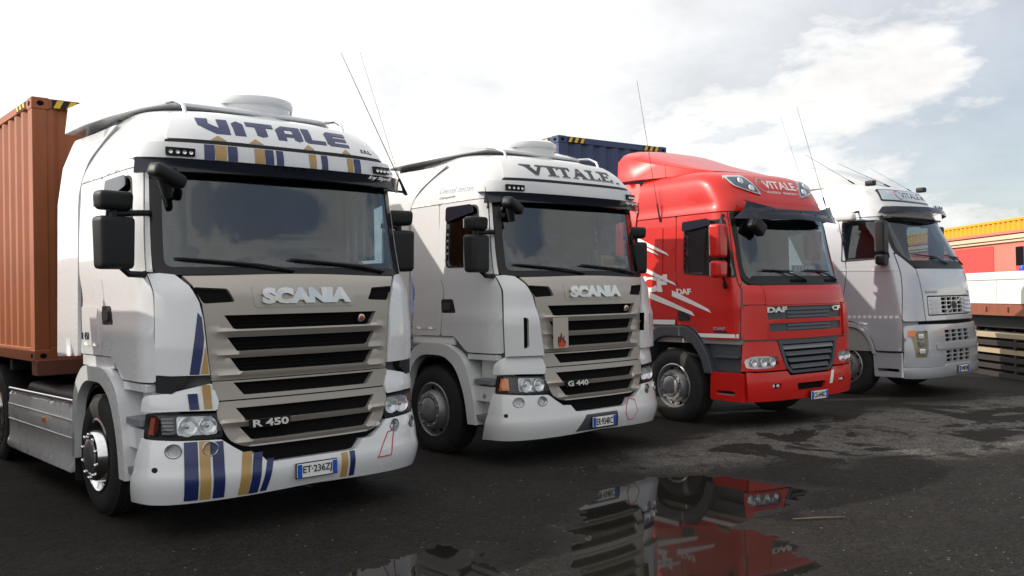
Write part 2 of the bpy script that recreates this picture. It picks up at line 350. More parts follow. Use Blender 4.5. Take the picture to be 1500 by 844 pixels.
# ------------------------------------------------------------------ truck pieces shared by the makes
def rotx_side(sg): return Matrix.Rotation(sg*PI/2, 4, 'Y')     # local z -> outward +-x
def wheel(parent, x, y, sg, r=.5, w_=.31, kind='front', rimm=ALU, name='wheel'):
    """tyre, rim and hub as sub-parts; outer face looks towards sg*x"""
    mtx = Matrix.Translation((x, y, r-.012)) @ rotx_side(sg); h = w_/2
    root = lathe(name, [(.29, -h*.8), (.30, -h), (.40, -h*1.02), (r-.05, -h*.98), (r-.012, -h*.82), (r, -h*.6), (r, h*.6), (r-.012, h*.82), (r-.05, h*.98), (.40, h*1.02), (.335, h*1.0), (.31, h*.92), (.29, h*.8)], mtx, RUBBER, parent, 56)
    root.name = name
    bm = bmesh.new()                                             # tread ribs
    for q in range(-2, 3):
        add_lathe(bm, [(r-.004, q*.052-.020), (r+.008, q*.052-.017), (r+.008, q*.052+.017), (r-.004, q*.052+.020)], mtx, 56)
    bm_obj('tread', bm, RUBBER, root)
    if kind == 'front':
        prof = [(.315, h*.98), (.30, h*1.04), (.286, h*.95), (.272, h*.55), (.262, h*.50), (.235, h*.62), (.215, h*1.15), (.20, h*1.35), (.155, h*1.38), (.15, h*1.30)]
        lathe('rim', prof, mtx, rimm, root, 48)
        hub = lathe('hub_cap', [(.145, h*1.1), (.14, h*1.42), (.12, h*1.50), (.06, h*1.53), (0, h*1.53)], mtx, STEEL if rimm is not CHROME else ALU, root, 32)
        nut_r, nut_h = .182, h*1.36
    else:
        prof = [(.315, h*.98), (.30, h*1.04), (.286, h*.95), (.275, h*.2), (.262, -h*.35), (.20, -h*.62), (.19, -h*.62)]
        lathe('rim', prof, mtx, rimm, root, 48)
        hub = lathe('hub_cap', [(.20, -h*.62), (.13, -h*.5), (.12, h*.55), (.10, h*.7), (0, h*.72)], mtx, DARKSTEEL, root, 32)
        nut_r, nut_h = .165, -h*.60
    bm = bmesh.new()
    for k in range(10):
        a = 2*PI*k/10; add_lathe(bm, [(.015, 0), (.015, .014), (.010, .024), (0, .026)], mtx @ Matrix.Translation((nut_r*math.cos(a), nut_r*math.sin(a), nut_h)), 8)
    bm_obj('wheel_nuts', bm, CHROME if rimm is CHROME else STEEL, root)['kind'] = 'stuff'
    bm = bmesh.new()                                             # hand holes of the disc
    for k in range(10):
        a = 2*PI*(k+.5)/10; add_lathe(bm, [(.026, 0), (.024, .003), (0, .003)], mtx @ Matrix.Translation((.243*math.cos(a), .243*math.sin(a), h*.60 if kind == 'front' else -h*.46)), 12)
    bm_obj('hand_holes', bm, DARK, root)['kind'] = 'stuff'
    return root
def bowl(parent, p, rr):
    o = lathe('reflector', [(rr, .008), (rr*.96, .012), (rr*.88, .004), (rr*.62, -.020), (rr*.30, -.030), (0, -.030)], Matrix.Translation(p) @ Matrix.Rotation(PI/2, 4, 'X'), LAMPW, parent, 24)
    lathe('bulb', [(0, .0), (rr*.18, -.004), (rr*.26, -.014), (rr*.28, -.030)], Matrix.Translation(p) @ Matrix.Rotation(PI/2, 4, 'X'), CHROME, parent, 12)
def rbox(name, c, s, m, parent, r=.04, rot=None, taper=None, seg=4):
    bm = bmesh.new(); add_box(bm, (0, 0, 0), s)
    if taper:
        for v in bm.verts:
            if v.co.z < 0: v.co.x *= taper; v.co.y *= taper
    bmesh.ops.bevel(bm, geom=list(bm.edges), offset=r, segments=seg, profile=.6, affect='EDGES')
    mt = Matrix.Translation(c) @ (rot.to_4x4() if rot is not None else Matrix.Identity(4)); bmesh.ops.transform(bm, matrix=mt, verts=bm.verts)
    return bm_obj(name, bm, m, parent, sharp=60)
def plate(parent, txt, x, y, z, w_=.36, h=.11, surround=None):
    p = box('number_plate', (x, y, z), (w_, .012, h), PLATEW, parent, .003)
    fm = frontplane(y-.0065)
    for sx in (-1, 1):
        e = x+sx*(w_/2-.021); panel('plate_band', fm, [(e-.021, z-h/2+.003), (e+.021, z-h/2+.003), (e+.021, z+h/2-.003), (e-.021, z+h/2-.003)], PLATEB, p, .002, 0, step=2, bevel=0)
    if txt: text('plate_lettering', txt, fm, (x-w_/2+.05, z-.037, x+w_/2-.05, z+.037), TEXTDARK, p, .003, 0, bold=.012)
    if surround: box('plate_frame', (x, y+.010, z), (w_+.016, .012, h+.016), BLACKP, p, .003)
    return p
def wiper(parent, S, s0, s1, z0, z1, pivot):
    """arm from a pivot on the scuttle to a blade lying on the glass"""
    a = S.at(s0, z0, .035); b = S.at(s1, z1, .035); piv = S.at(pivot[0], pivot[1], .03); mid = a.lerp(b, .5)
    o = tube('wiper', [piv, piv.lerp(mid, .5)+Vector((0, -.02, .01)), mid], [.014, .011, .008], BLACKP, parent, 6)
    n = 9; pts = [S.at(s0+(s1-s0)*i/(n-1), z0+(z1-z0)*i/(n-1), .028) for i in range(n)]
    bm = bmesh.new(); add_tube(bm, pts, [.006]+[.012]*(n-2)+[.006], 6); bm_obj('wiper_blade', bm, BLACKP, o)
    return o
def seat(parent, x, y, z):
    o = rbox('seat', (x, y, z), (.50, .50, .16), SEATM, parent, .05)
    rbox('seat_back', (x, y+.26, z+.42), (.48, .14, .75), SEATM, o, .05, Matrix.Rotation(R(-10), 3, 'X')); rbox('headrest', (x, y+.34, z+.86), (.28, .10, .20), SEATM, o, .04)
    return o
def steering(parent, x, y, z):
    c = Vector((x, y, z)); rt = Matrix.Rotation(R(38), 3, 'X'); pts = [c + rt @ Vector((.22*math.cos(a), .22*math.sin(a), 0)) for a in [2*PI*k/24 for k in range(24)]]
    o = tube('steering_wheel', pts, .016, BLACKP, parent, 8, True)
    bm = bmesh.new()
    for a in (R(0), R(180), R(270)): add_tube(bm, [c, c + rt @ Vector((.22*math.cos(a), .22*math.sin(a), 0))], .018, 6)
    add_tube(bm, [c, c + rt @ Vector((0, 0, -.35))], .05, 8); bm_obj('steering_column', bm, BLACKP, o)
def interior(parent, y_dash, z_dash, wd, yr, lin, roofz):
    box('dashboard', (0, y_dash+.24, z_dash-.22), (wd*2-.10, .46, .50), DASHM, parent, .06)
    for sx in (-1, 1): seat(parent, sx*.62, 1.05, 1.62)
    steering(parent, .62, y_dash+.52, z_dash+.04)
    bm = bmesh.new()
    add_box(bm, (0, yr-.10, 2.1), (wd*2-.12, .03, 1.9)); add_box(bm, (0, yr/2+.3, roofz), (wd*2-.2, yr-.75, .03)); add_box(bm, (0, yr/2+.2, 1.22), (wd*2-.12, yr-.5, .03))
    bm_obj('cabin_lining', bm, lin, parent)
def core(parent, S, z0, z1, wins, m=INTM, step=.06):
    """inner body shell under the skin panels, open where the windows are"""
    send = S.Y(S.yr, (z0+z1)/2)[0]; ns = int(send/step); zs = list(np.arange(z0, z1+1e-6, step)); bm = bmesh.new(); grid = {}
    uv = np.array([(send*i/ns, z) for i in range(-ns, ns+1) for z in zs]); p = S.P(uv, np.full(len(uv), -.035)); nz = len(zs)
    V = [bm.verts.new(q) for q in p]
    for i in range(2*ns):
        for j in range(nz-1):
            s_ = send*(i-ns+.5)/ns; z = (zs[j]+zs[j+1])/2
            if any(inpoly((s_, z), wn) for wn in wins): continue
            bm.faces.new((V[i*nz+j], V[(i+1)*nz+j], V[(i+1)*nz+j+1], V[i*nz+j+1]))
    a = [V[i*nz] for i in range(2*ns+1)]; b = [V[i*nz+nz-1] for i in range(2*ns+1)]
    bm.faces.new(a); bm.faces.new(b[::-1]); bm.faces.new([V[j] for j in range(nz)]+[V[2*ns*nz+j] for j in range(nz-1, -1, -1)])
    bmesh.ops.delete(bm, geom=[v for v in bm.verts if not v.link_faces], context='VERTS')
    return bm_obj('cab_shell', bm, m, parent)
def arch(name, outer, inner, sg, x_in, x_out, m, parent, bevel=.02):
    """a mudguard: band between two open paths in (y, z), extruded sideways, bevelled"""
    poly = outer+inner[::-1]; V2, F2 = cdt(poly, (), .2); fm = sideplane(0, sg)
    return slab(name, V2, F2, fm, m, parent, x_out, x_in, bevel, 38)
def prism_side(name, poly, sg, x_in, x_out, m, parent, bevel=.01, holes=(), step=2):
    V2, F2 = cdt(poly, holes, step); return slab(name, V2, F2, sideplane(0, sg), m, parent, x_out, x_in, bevel)
def antenna(parent, base, tip, name='antenna', r=.006):
    b = Vector(base); t = Vector(tip); o = tube(name, [b, b.lerp(t, .12), b.lerp(t, .121), t], [r*2.4, r*2.0, r*.7, r*.45], BLACKP, parent, 6); return o

# ------------------------------------------------------------------ mirrors and under-cab pieces
def big_mirror(parent, sg, cx, y, z0, z1, z2, z3, m, xin, wid=.28, arms=True, dep=.16):
    """main mirror z0..z1, wide-angle mirror z2..z3 above (or below) it, two arms to the cab at xin"""
    rt = Matrix.Rotation(sg*R(-12), 3, 'Z')
    o = rbox('mirror', (sg*cx, y, (z0+z1)/2), (wid, dep, z1-z0), m, parent, .045, rt, .94)
    rbox('wide_angle_mirror', (sg*cx, y, (z2+z3)/2), (wid*.98, dep*.95, z3-z2), m, o, .05, rt, .92)
    for zz, dz in ((z0, z1-z0), (z2, z3-z2)):
        q = rt @ Vector((0, dep/2-.004, 0)); box('mirror_glass', (sg*cx+q.x, y+q.y, zz+dz/2), (wid-.05, .012, dz-.05), CHROME, o, .004, rt)
    if arms:
        bm = bmesh.new(); za = (z1+z2)/2 if z2 > z1 else z1+.04
        add_tube(bm, [(sg*cx, y, za-.04), (sg*cx, y, za+.04)], .03, 8)
        add_tube(bm, [(sg*(cx-.02), y, za), (sg*(xin+.06), y-.02, za+.01), (sg*(xin-.04), y+.06, za+.02)], .024, 8); bm_obj('mirror_arm', bm, BLACKP, o, sharp=60); bm = bmesh.new()
        add_tube(bm, [(sg*(cx-.04), y, z0+.03), (sg*(cx-.10), y-.02, z0-.035), (sg*(xin+.05), y-.01, z0-.04), (sg*(xin-.04), y+.06, z0-.02)], .026, 8)
        bm_obj('mirror_arm', bm, BLACKP, o, sharp=60)
    return o
def chassis(root, y0, y1, axle, m=CHASSIS, rim=ALU, front=1.46, tanks=True, tr=1.04):
    """frame rails, cross members, tanks, rear axle and fifth wheel behind the cab"""
    bm = bmesh.new()
    for sx in (-1, 1): add_box(bm, (sx*.40, (y0+y1)/2, .90), (.09, y1-y0, .27))
    for k in range(6): add_box(bm, (0, y0+.3+(y1-y0-.6)*k/5, .90), (.8, .08, .18))
    add_box(bm, (0, front, .48), (1.9, .14, .14)); add_box(bm, (0, axle, .5), (1.9, .22, .22)); add_box(bm, (0, .75, .78), (1.1, .9, .55)); add_box(bm, (0, .35, .42), (1.7, .3, .16))
    add_box(bm, (0, 1.2, 1.05), (1.6, 1.5, .12))
    bm_obj('chassis', bm, m, root, .01)
    bm = bmesh.new(); add_lathe(bm, [(0, 0), (.48, 0), (.50, -.03), (.50, -.08), (0, -.08)], Matrix.Translation((0, axle-.1, 1.18)), 28)
    add_box(bm, (0, axle-.1, 1.06), (.9, .5, .12)); bm_obj('fifth_wheel', bm, DARKSTEEL, root, .008)
    for sx in (-1, 1):
        wheel(root, sx*(tr), axle, sx, .5, .29, 'rear', rim)
        wheel(root, sx*(tr-.32), axle, sx, .5, .26, 'rear', rim)
        o = [(axle+.66*math.cos(a), .5+.60*math.sin(a)) for a in np.linspace(R(18), R(162), 16)]; i = [(axle+.63*math.cos(a), .5+.57*math.sin(a)) for a in np.linspace(R(18), R(162), 16)]
        arch('rear_mudguard', o, i, sx, .62, 1.22, BLACKP, root, .004)
def front_end_flaps(root, y, sg):
    box('mud_flap', (sg*1.06, y, .38), (.34, .012, .36), RUBBER, root, .003)
def step_side(root, sg, y0, y1, z0, z1, w_, m, treads, mt=GREYP, back=DARK):
    """recessed steps between bumper and mudguard"""
    prism_side('step_recess', [(y0, z0), (y1, z0), (y1, z1), (y0, z1)], sg, w_-.30, w_-.16, m, root, .01)
    for z in treads:
        V2, F2 = cdt(rpoly([(sg*(w_-.17), y0+.01), (sg*(w_-.01), y0+.03), (sg*(w_-.005), y1-.05), (sg*(w_-.17), y1-.01)], .02), (), 2)
        slab('step_tread', V2, F2, plan(z), mt, root, .018, -.03, .006)

# ------------------------------------------------------------------ the two tall white tractors (same make)
KS = [(.22, 1.18, .06, .50, 2.9), (.30, 1.205, .012, .50, 3.0), (.45, 1.21, -.01, .50, 3.0), (.75, 1.21, .0, .50, 3.0), (1.0, 1.208, .02, .50, 3.0), (1.2, 1.21, .03, .48, 3.0),
      (1.82, 1.215, .04, .46, 3.0), (1.93, 1.22, .085, .45, 3.05), (2.03, 1.222, .15, .45, 3.0), (2.75, 1.195, .27, .45, 3.0), (2.88, 1.185, .285, .45, 3.0), (3.03, 1.15, .265, .46, 3.0),
      (3.14, 1.11, .32, .48, 2.9), (3.26, 1.05, .42, .52, 2.8), (3.36, .97, .60, .56, 2.6), (3.43, .88, .90, .60, 2.5), (3.47, .80, 1.22, .55, 2.4)]
def tall_tractor(root, gold):
    S = Surf(KS, 1.86); X, Y = S.X, S.Y; W_ = WHITE if gold else WHITE2; P = S
    ws = rpoly([X(-1.06, 2.045), X(1.06, 2.045), X(1.03, 2.83), X(-1.03, 2.83)], .07)
    fr = rpoly([X(-1.125, 1.985), X(1.125, 1.985), X(1.095, 2.86), X(-1.095, 2.86)], .08)
    dwin = rpoly([Y(.49, 2.12), Y(.60, 2.765), Y(1.12, 2.765), Y(1.12, 2.13)], .06)
    core(root, S, 1.10, 3.40, [rpoly([X(-1.085, 2.02), X(1.085, 2.02), X(1.06, 2.84), X(-1.06, 2.84)], .05), dwin, mir(dwin, -1)])
    interior(root, .38, 2.02, 1.16, 1.84, INTM, 3.0)
    panel('windscreen', P, ws, GLASS, root, .002, -.006, bevel=0)
    panel('windscreen_frame', P, fr, BLACKG, root, .008, -.034, [rpoly([X(-1.055, 2.05), X(1.055, 2.05), X(1.025, 2.825), X(-1.025, 2.825)], .07)], bevel=.003)
    for s0, s1, pv in ((-1.0, -.26, -.05), (-.08, .72, .86)):
        wiper(root, S, s0, s1, 2.115, 2.055, (pv, 2.01))
    # roof and upper cab
    zs = [2.845, 2.95, 3.05, 3.15, 3.25, 3.34, 3.41, 3.46]
    panel('upper_cab', P, [(-Y(1.86, z)[0], z) for z in zs]+[Y(1.86, z) for z in zs[::-1]], W_, root, .0, -.03, step=.07, bevel=.004)
    bm = bmesh.new(); zt = 3.455; b = [bm.verts.new(S.at(s_, zt, -.002)) for s_ in np.linspace(-Y(1.86, zt)[0], Y(1.86, zt)[0], 41)]; c = bm.verts.new((0, 1.5, 3.49))
    for a, d in zip(b, b[1:]): bm.faces.new((a, d, c))
    bm_obj('roof', bm, W_, root)
    panel('roof_sign', P, rpoly([X(-.985, 3.055), X(.985, 3.055), X(.86, 3.30), X(-.86, 3.30)], .03), W_, root, .022, -.01)
    panel('roof_trim', P, [X(-1.0, 3.028), X(1.0, 3.028), X(.99, 3.052), X(-.99, 3.052)], BLACKP, root, .018, -.01)
    lip = [Y(.60, 2.905), Y(.58, 3.02), X(1.0, 3.024)]
    pl = [(-a, b) for a, b in lip]+[(a, b) for a, b in lip[::-1]]
    lipo = panel('roof_lip', P, pl, W_, root, lambda s_, z: .018+.085*max(0, 1-abs(s_)/1.5)**.35*(1-.45*((z-2.90)/.12)**2), -.01, bevel=.012)
    vp = [Y(.50, 2.77), Y(.50, 2.895)]
    panel('sun_visor', P, [(-a, b) for a, b in vp]+[(a, b) for a, b in vp[::-1]], SMOKE, root, lambda s_, z: .05+.13*max(.0, 1-abs(s_)/1.62)**.5*(1-.25*(2.895-z)/.125), lambda s_, z: .03+.11*max(.0, 1-abs(s_)/1.62)**.5*(1-.25*(2.895-z)/.125), bevel=.004)
    for sg in (-1, 1):
        l = panel('roof_lamp', P, mir(rpoly([X(.80, 2.925), X(.985, 2.925), X(.985, 2.985), X(.80, 2.985)], .008), sg), BLACKG, root, .100, .05, bevel=.003)
        for k in range(4):
            p = S.at(sg*X(.83+.042*k, 2.955)[0], 2.955, .104); lathe('lamp_lens', [(.016, .004), (.012, .0), (0, -.003)], Matrix.Translation(p) @ Matrix.Rotation(PI/2, 4, 'X'), LAMPW, l, 10)
    if gold:
        lm = lambda uv, off: S.P(uv, off)
        def lipt(s_, z): return .0215+.085*max(0, 1-abs(s_)/1.5)**.35*(1-.45*((z-2.90)/.12)**2)
        for a, b, m_ in ((-.736, -.659, NAVY), (-.653, -.569, GOLD), (-.558, -.483, NAVY), (-.343, -.260, GOLD), (-.254, -.181, NAVY), (-.157, -.095, NAVY), (.145, .21, GOLD), (.262, .322, NAVY), (.525, .581, GOLD), (.594, .665, NAVY)):
            panel('stripe', P, [(a, 2.908), (b, 2.908), (b, 3.021), (a, 3.021)], m_, lipo, lipt, lambda s_, z: lipt(s_, z)-.003, step=.04, bevel=0)
            if m_ is GOLD: panel('stripe', P, [(a-.02, 3.058), (b+.02, 3.058), ((a+b)/2, 3.095)], GOLD, lipo, .0250, .022, step=.05, bevel=0)
        letters('lettering', BLOCK, 'VITALE', [.245, .115, .235, .235, .205, .225], S.P, -.735, 3.112, .135, NAVY, root, .0255, .018)
        text('lettering', 'S.R.L.', S.P, (.735, 3.085, .875, 3.118), NAVY, root, .0255, .02, .015)
    else:
        letters('lettering', SERIF, 'VITALE', [.30, .15, .20, .25, .19, .22], S.P, -.73, 3.10, .115, TEXTGREY, root, .0245, .015, grow=.010)
        letters('lettering', SERIF, 'VITALE', [.30, .15, .20, .25, .19, .22], S.P, -.73, 3.10, .115, TEXTDARK, root, .0262, .015)
        text('lettering', 'srl', S.P, (.72, 3.085, .78, 3.11), TEXTDARK, root, .0255, .02, .015)
        text('lettering', 'Diesel tecnica', S.P, (-Y(1.32, 2.98)[0], 2.96, -Y(.62, 2.98)[0], 3.03), TEXTGREY, root, .003, -.004, .0, .35, tilt=-.02)
        text('lettering', 'Campania', S.P, (-Y(1.30, 2.9)[0], 2.89, -Y(1.0, 2.9)[0], 2.925), TEXTGREY, root, .003, -.004, .0, .35)
    text('lettering', 'by Spol', S.P, (.70, 2.815, .96, 2.872), TEXTWHITE, root, .155, .10, .0, .4)
    # sides
    for sg in (-1, 1):
        panel('pillar', P, mir([X(1.13, 2.015), X(1.10, 2.835), Y(.485, 2.835), Y(.36, 2.015)], sg), W_, root, .004, -.03)
        dpoly = rpoly([Y(.25, 1.175), Y(.26, 1.84), Y(.365, 2.01), Y(.495, 2.835), Y(1.275, 2.835), Y(1.275, 1.345), Y(1.02, 1.345), Y(.80, 1.175)], [.03, .05, .05, .02, .03, .03, .06, .06])
        dr = panel('door', P, mir(dpoly, sg), W_, root, lambda s_, z: .004+.010*math.exp(-((z-1.55)/.05)**2), -.03, [mir(dwin, sg)], step=.07)
        panel('window', P, mir(rpoly([Y(.485, 2.115), Y(.596, 2.77), Y(1.125, 2.77), Y(1.125, 2.125)], .06), sg), SGLASS, dr, -.012, -.018, bevel=0)
        wr = [Y(.475, 2.10), Y(.588, 2.785), Y(1.14, 2.785), Y(1.14, 2.11)]
        panel('window_seal', P, mir(rpoly(wr, .06), sg), BLACKP, dr, .007, -.02, [mir(dwin, sg)], bevel=.002)
        # handle dish
        panel('door_handle', P, mir(rpoly([Y(.98, 1.60), Y(1.03, 1.76), Y(1.245, 1.76), Y(1.245, 1.60)], .03), sg), BLACKP, dr, .008, -.02, step=.05)
        panel('handle_lever', P, mir(rpoly([Y(1.06, 1.64), Y(1.08, 1.72), Y(1.21, 1.72), Y(1.21, 1.64)], .02), sg), DARKSTEEL, dr, .022, .008, step=.05)
        panel('wind_deflector', P, mir(rpoly([Y(.62, 2.70), Y(.66, 2.79), Y(1.13, 2.79), Y(1.13, 2.62)], .04), sg), SMOKE, dr, .03, .012)
        slp = rpoly([Y(1.29, 1.345), Y(1.29, 2.835), Y(1.855, 2.835), Y(1.855, 1.345)], .03)
        panel('sleeper_side', P, mir(slp, sg), W_, root, .003, -.03)
        panel('storage_hatch', P, mir(rpoly([Y(1.36, 1.42), Y(1.36, 1.76), Y(1.80, 1.76), Y(1.80, 1.42)], .03), sg), W_, root, .0075, -.01)
        # checker trim strip along the sill
        panel('sill_trim', P, mir([Y(1.03, 1.245), Y(1.03, 1.335), Y(1.855, 1.335), Y(1.855, 1.245)], sg), W_, root, -.012, -.05)
        if not gold:
            for k in range(20): panel('reflective_square', P, mir([Y(1.05+.04*k, 1.262), Y(1.05+.04*k, 1.318), Y(1.078+.04*k, 1.318), Y(1.078+.04*k, 1.262)], sg), TEXTWHITE, root, -.008, -.015, step=.2, bevel=0)
        # corner deflector
        if gold:
            cp = [Y(.235, 1.235), Y(.245, 1.84), Y(.345, 1.995), X(1.09, 2.0), X(1.0, 1.985), X(.925, 1.90), X(.868, 1.78), X(.842, 1.65), X(.825, 1.42), X(.803, 1.22), X(1.05, 1.225)]
            cdf = panel('corner_deflector', P, mir(cp, sg), W_, root, lambda s_, z: .012+.035*max(0, min(1, (1.95-z)/.5)), -.03, step=.06, bevel=.012)
            panel('deflector_trim', P, mir([Y(.24, 1.10), Y(.24, 1.228), X(.95, 1.215), X(.945, 1.17), X(1.05, 1.09)], sg), BLACKP, root, .036, -.04, bevel=.01)
            if sg < 0:
                dt_ = lambda s_, z: .0155+.035*max(0, min(1, (1.95-z)/.5))
                panel('stripe', P, mir([X(.812, 1.23), X(.868, 1.23), X(.845, 1.36), X(.832, 1.44), X(.822, 1.36)], sg), GOLD, cdf, dt_, lambda s_, z: dt_(s_, z)-.003, step=.04, bevel=0)
                panel('stripe', P, mir([X(.878, 1.228), X(.94, 1.23), X(.905, 1.50), X(.88, 1.70), X(.852, 1.66), X(.840, 1.50), X(.853, 1.38)], sg), NAVY, cdf, dt_, lambda s_, z: dt_(s_, z)-.003, bevel=0)
        else:
            cp = [Y(.235, 1.15), Y(.245, 1.84), Y(.345, 1.995), X(1.09, 2.0), X(1.0, 1.985), X(.925, 1.90), X(.868, 1.78), X(.832, 1.60), X(.80, 1.35), X(.775, 1.145), X(1.0, 1.15)]
            hole = rpoly([X(.935, 1.24), X(.985, 1.22), X(.985, 1.56), X(.935, 1.54)], .022)
            def bul(s_, z): return .012+.035*max(0, min(1, (1.95-z)/.45))+.028*max(0, min(1, (1.66-z)/.10))
            panel('corner_deflector', P, mir(cp, sg), W_, root, bul, -.03, [mir(hole, sg)], step=.05, bevel=.012)
            panel('deflector_slot', P, mir(rpoly([X(.92, 1.20), X(1.0, 1.19), X(1.0, 1.58), X(.92, 1.56)], .02), sg), DARK, root, .028, -.02, bevel=0)
        # block above the headlamp
        panel('headlamp_surround', P, mir(rpoly([Y(.345, .955), Y(.33, 1.08), X(1.10, 1.165 if not gold else 1.09), X(.785, 1.155), X(.745, 1.01), X(.76, .945), X(1.0, .955)], [.02, .05, .04, .02, .02, .02, .0]), sg), W_, root, lambda s_, z: .045-.03*max(0, (z-1.05)/.1), -.04, step=.06, bevel=.015)
        if gold and sg < 0:
            for a, b, m_ in ((.883, .945, NAVY), (.795, .85, GOLD)):
                panel('stripe', P, mir([X(a, .962), X(b, .962), X(b+.01, 1.085 if m_ is NAVY else 1.145), X(a+.01, 1.085 if m_ is NAVY else 1.145)], sg), m_, root, .051, .03, step=.05, bevel=0)
        # headlamp
        hp = rpoly([Y(.31, .765), Y(.295, .935), X(.745, .915), X(.735, .745), X(1.0, .75)], [.02, .02, .03, .03, 0])
        hl = panel('headlamp', P, mir(hp, sg), BLACKG, root, -.035, -.08, step=.06, bevel=0)
        panel('lens', P, mir(hp, sg), LENS, hl, .036, .030, step=.06, bevel=0)
        panel('headlamp_rim', P, mir(rpoly([Y(.325, .755), Y(.31, .945), X(.735, .925), X(.724, .735), X(1.0, .74)], [.02, .02, .03, .03, 0]), sg), BLACKP, hl, .032, -.06, [mir(rpoly([Y(.30, .775), Y(.285, .925), X(.755, .905), X(.745, .757), X(1.0, .76)], [.02, .02, .03, .03, 0]), sg)], step=.06, bevel=.004)
        for xx, rr in ((.83, .072), (.965, .076)):
            p = S.at(sg*X(xx, .835)[0], .835, .012); bowl(hl, p, rr)
        panel('indicator', P, mir(rpoly([Y(.29, .785), Y(.275, .915), X(1.115, .915), X(1.115, .785)], .012) if not gold else rpoly([Y(.29, .785), Y(.275, .915), Y(.245, .915), Y(.255, .785)], .006), sg), AMBER if not gold else REDLENS, hl, .022, -.03, step=.05, bevel=.003)
        if gold:
            for k in range(5): panel('lamp_led', P, mir([X(1.05, .785+.027*k), X(1.12, .785+.027*k), X(1.12, .80+.027*k), X(1.05, .80+.027*k)], sg), GREYP, hl, .01, -.03, step=.05, bevel=.002)
        panel('lamp_bezel', P, mir(rpoly([X(.755, .765), X(1.035, .770), X(1.035, .92), X(.76, .905)], .03), sg), LAMPW, hl, -.012, -.034, step=.06, bevel=.003)
        # steps, mudguard, wheel
        step_side(root, sg, .30, .70, .36, 1.14, 1.245, W_, (.875, .49))
        prism_side('step_riser', rpoly([(.30, .66), (.70, .66), (.72, .82), (.30, .82)], .02), sg, 1.02, 1.215, W_, root, .012)
        prism_side('sill', [(.30, 1.10), (.80, 1.10), (.80, 1.16), (.30, 1.16)], sg, 1.0, 1.205, W_, root, .01)
        o = rpoly([(.60, .40), (.66, .78), (.80, 1.12), (1.10, 1.255), (1.66, 1.255), (1.90, 1.08), (1.96, .80), (1.99, .42)], [0, .2, .15, .1, .12, .2, .15, 0], 5)
        i = rpoly([(.74, .40), (.80, .74), (.96, 1.02), (1.18, 1.13), (1.60, 1.13), (1.80, 1.0), (1.88, .76), (1.91, .42)], [0, .2, .15, .1, .12, .2, .15, 0], 5)
        arch('mudguard', o, i, sg, .92, 1.265, W_, root, .022)
        arch('wheel_housing', [(a+(1.42-a)*.10, b-.03) for a, b in i], [(a+(1.42-a)*.16, b-.06) for a, b in i], sg, .80, 1.20, DARK, root, 0)
        wheel(root, sg*1.055, 1.40 if False else 1.46, sg, .505, .31, 'front', CHROME if gold else STEEL)
        front_end_flaps(root, 2.02, sg)
        big_mirror(root, sg, 1.40 if sg < 0 else 1.27, .36 if sg < 0 else .52, 2.035, 2.43, 2.475, 2.62, BLACKP, 1.15)
        # cab side fairing and roof spoiler
        fp = rpoly([(1.885, 1.32), (1.885, 2.86), (1.72, 3.05), (1.45, 3.22), (1.30, 3.30), (2.44, 3.32), (2.44, 1.30)], [.03, .2, .2, .1, .02, .04, .04])
        V2, F2 = cdt(fp, (), .12)
        slab('side_fairing', V2, F2, lambda uv, off, sg=sg: np.stack([sg*(np.interp(uv[:, 1], [1.3, 2.7, 3.05, 3.32], [1.235, 1.215, 1.165, 1.06])+off+.02*np.clip((uv[:, 0]-1.9)/.5, 0, 1)), uv[:, 0], uv[:, 1]], -1), W_, root, .0, -.03, .006)
    # roof spoiler: wing widening to the back
    bm = bmesh.new(); rows = []
    for y, zb, zt, hw in ((.95, 3.46, 3.49, .75), (1.15, 3.43, 3.57, .92), (1.5, 3.40, 3.65, 1.06), (1.95, 3.385, 3.71, 1.14), (2.43, 3.37, 3.75, 1.17)):
        n = 14; rows.append([bm.verts.new((hw*(-1 if q == 0 else 1 if q == n else -math.cos(PI*q/n)**1 if True else 0), y, zb+(zt-zb)*(0 if q in (0, n) else math.sin(PI*q/n)**.28))) for q in range(n+1)])
    for a, b in zip(rows, rows[1:]):
        for q in range(14): bm.faces.new((a[q], a[q+1], b[q+1], b[q]))
    bm.faces.new(rows[0]); bm.faces.new(rows[-1][::-1])
    for a, b in zip(rows, rows[1:]): bm.faces.new((a[0], b[0], b[-1], a[-1]))
    bm_obj('roof_spoiler', bm, W_, root, .01, sharp=50)
    for sg in (-1, 1): box('spoiler_bracket', (sg*.95, 2.0, 3.38), (.04, .85, .12), GREYP, root, .005)
    lathe('roof_air_unit', [(0, 3.70), (.20, 3.695), (.33, 3.675), (.385, 3.64), (.395, 3.605), (.385, 3.575), (.365, 3.565), (.36, 3.50), (.37, 3.44)], Matrix.Translation((.16, 1.32, 0)), W_, root, 40)
    for sg in (-1, 1):
        tube('roof_rail', [(sg*.74, .62, 3.30), (sg*.74, .66, 3.40), (sg*.76, .80, 3.46), (sg*.76, 1.2, 3.50), (sg*.76, 1.22, 3.42)], .016, CHROME, root, 8)
    # kerb mirror over the windscreen
    p = S.at(-X(.98, 2.70)[0], 2.70, .26)
    km = rbox('kerb_mirror', p, (.30, .13, .11), BLACKP, root, .045, Matrix.Rotation(R(18), 3, 'Y') @ Matrix.Rotation(R(20), 3, 'Z'))
    tube('mirror_stalk', [p+Vector((-.02, .02, -.02)), p+Vector((.02, .05, -.16))], [.05, .035], BLACKP, km, 10); tube('mirror_bracket', [p, S.at(-X(.92, 2.82)[0], 2.82, .02)], .03, BLACKP, km, 8)
    # ---- grille
    gt = lambda s_, z: .028+.012*math.cos(PI*min(1, abs(s_)/.9))
    slots = [(1.672, 1.562, .69, .60), (1.50, 1.392, .67, .58), (1.34, 1.232, .65, .56)]
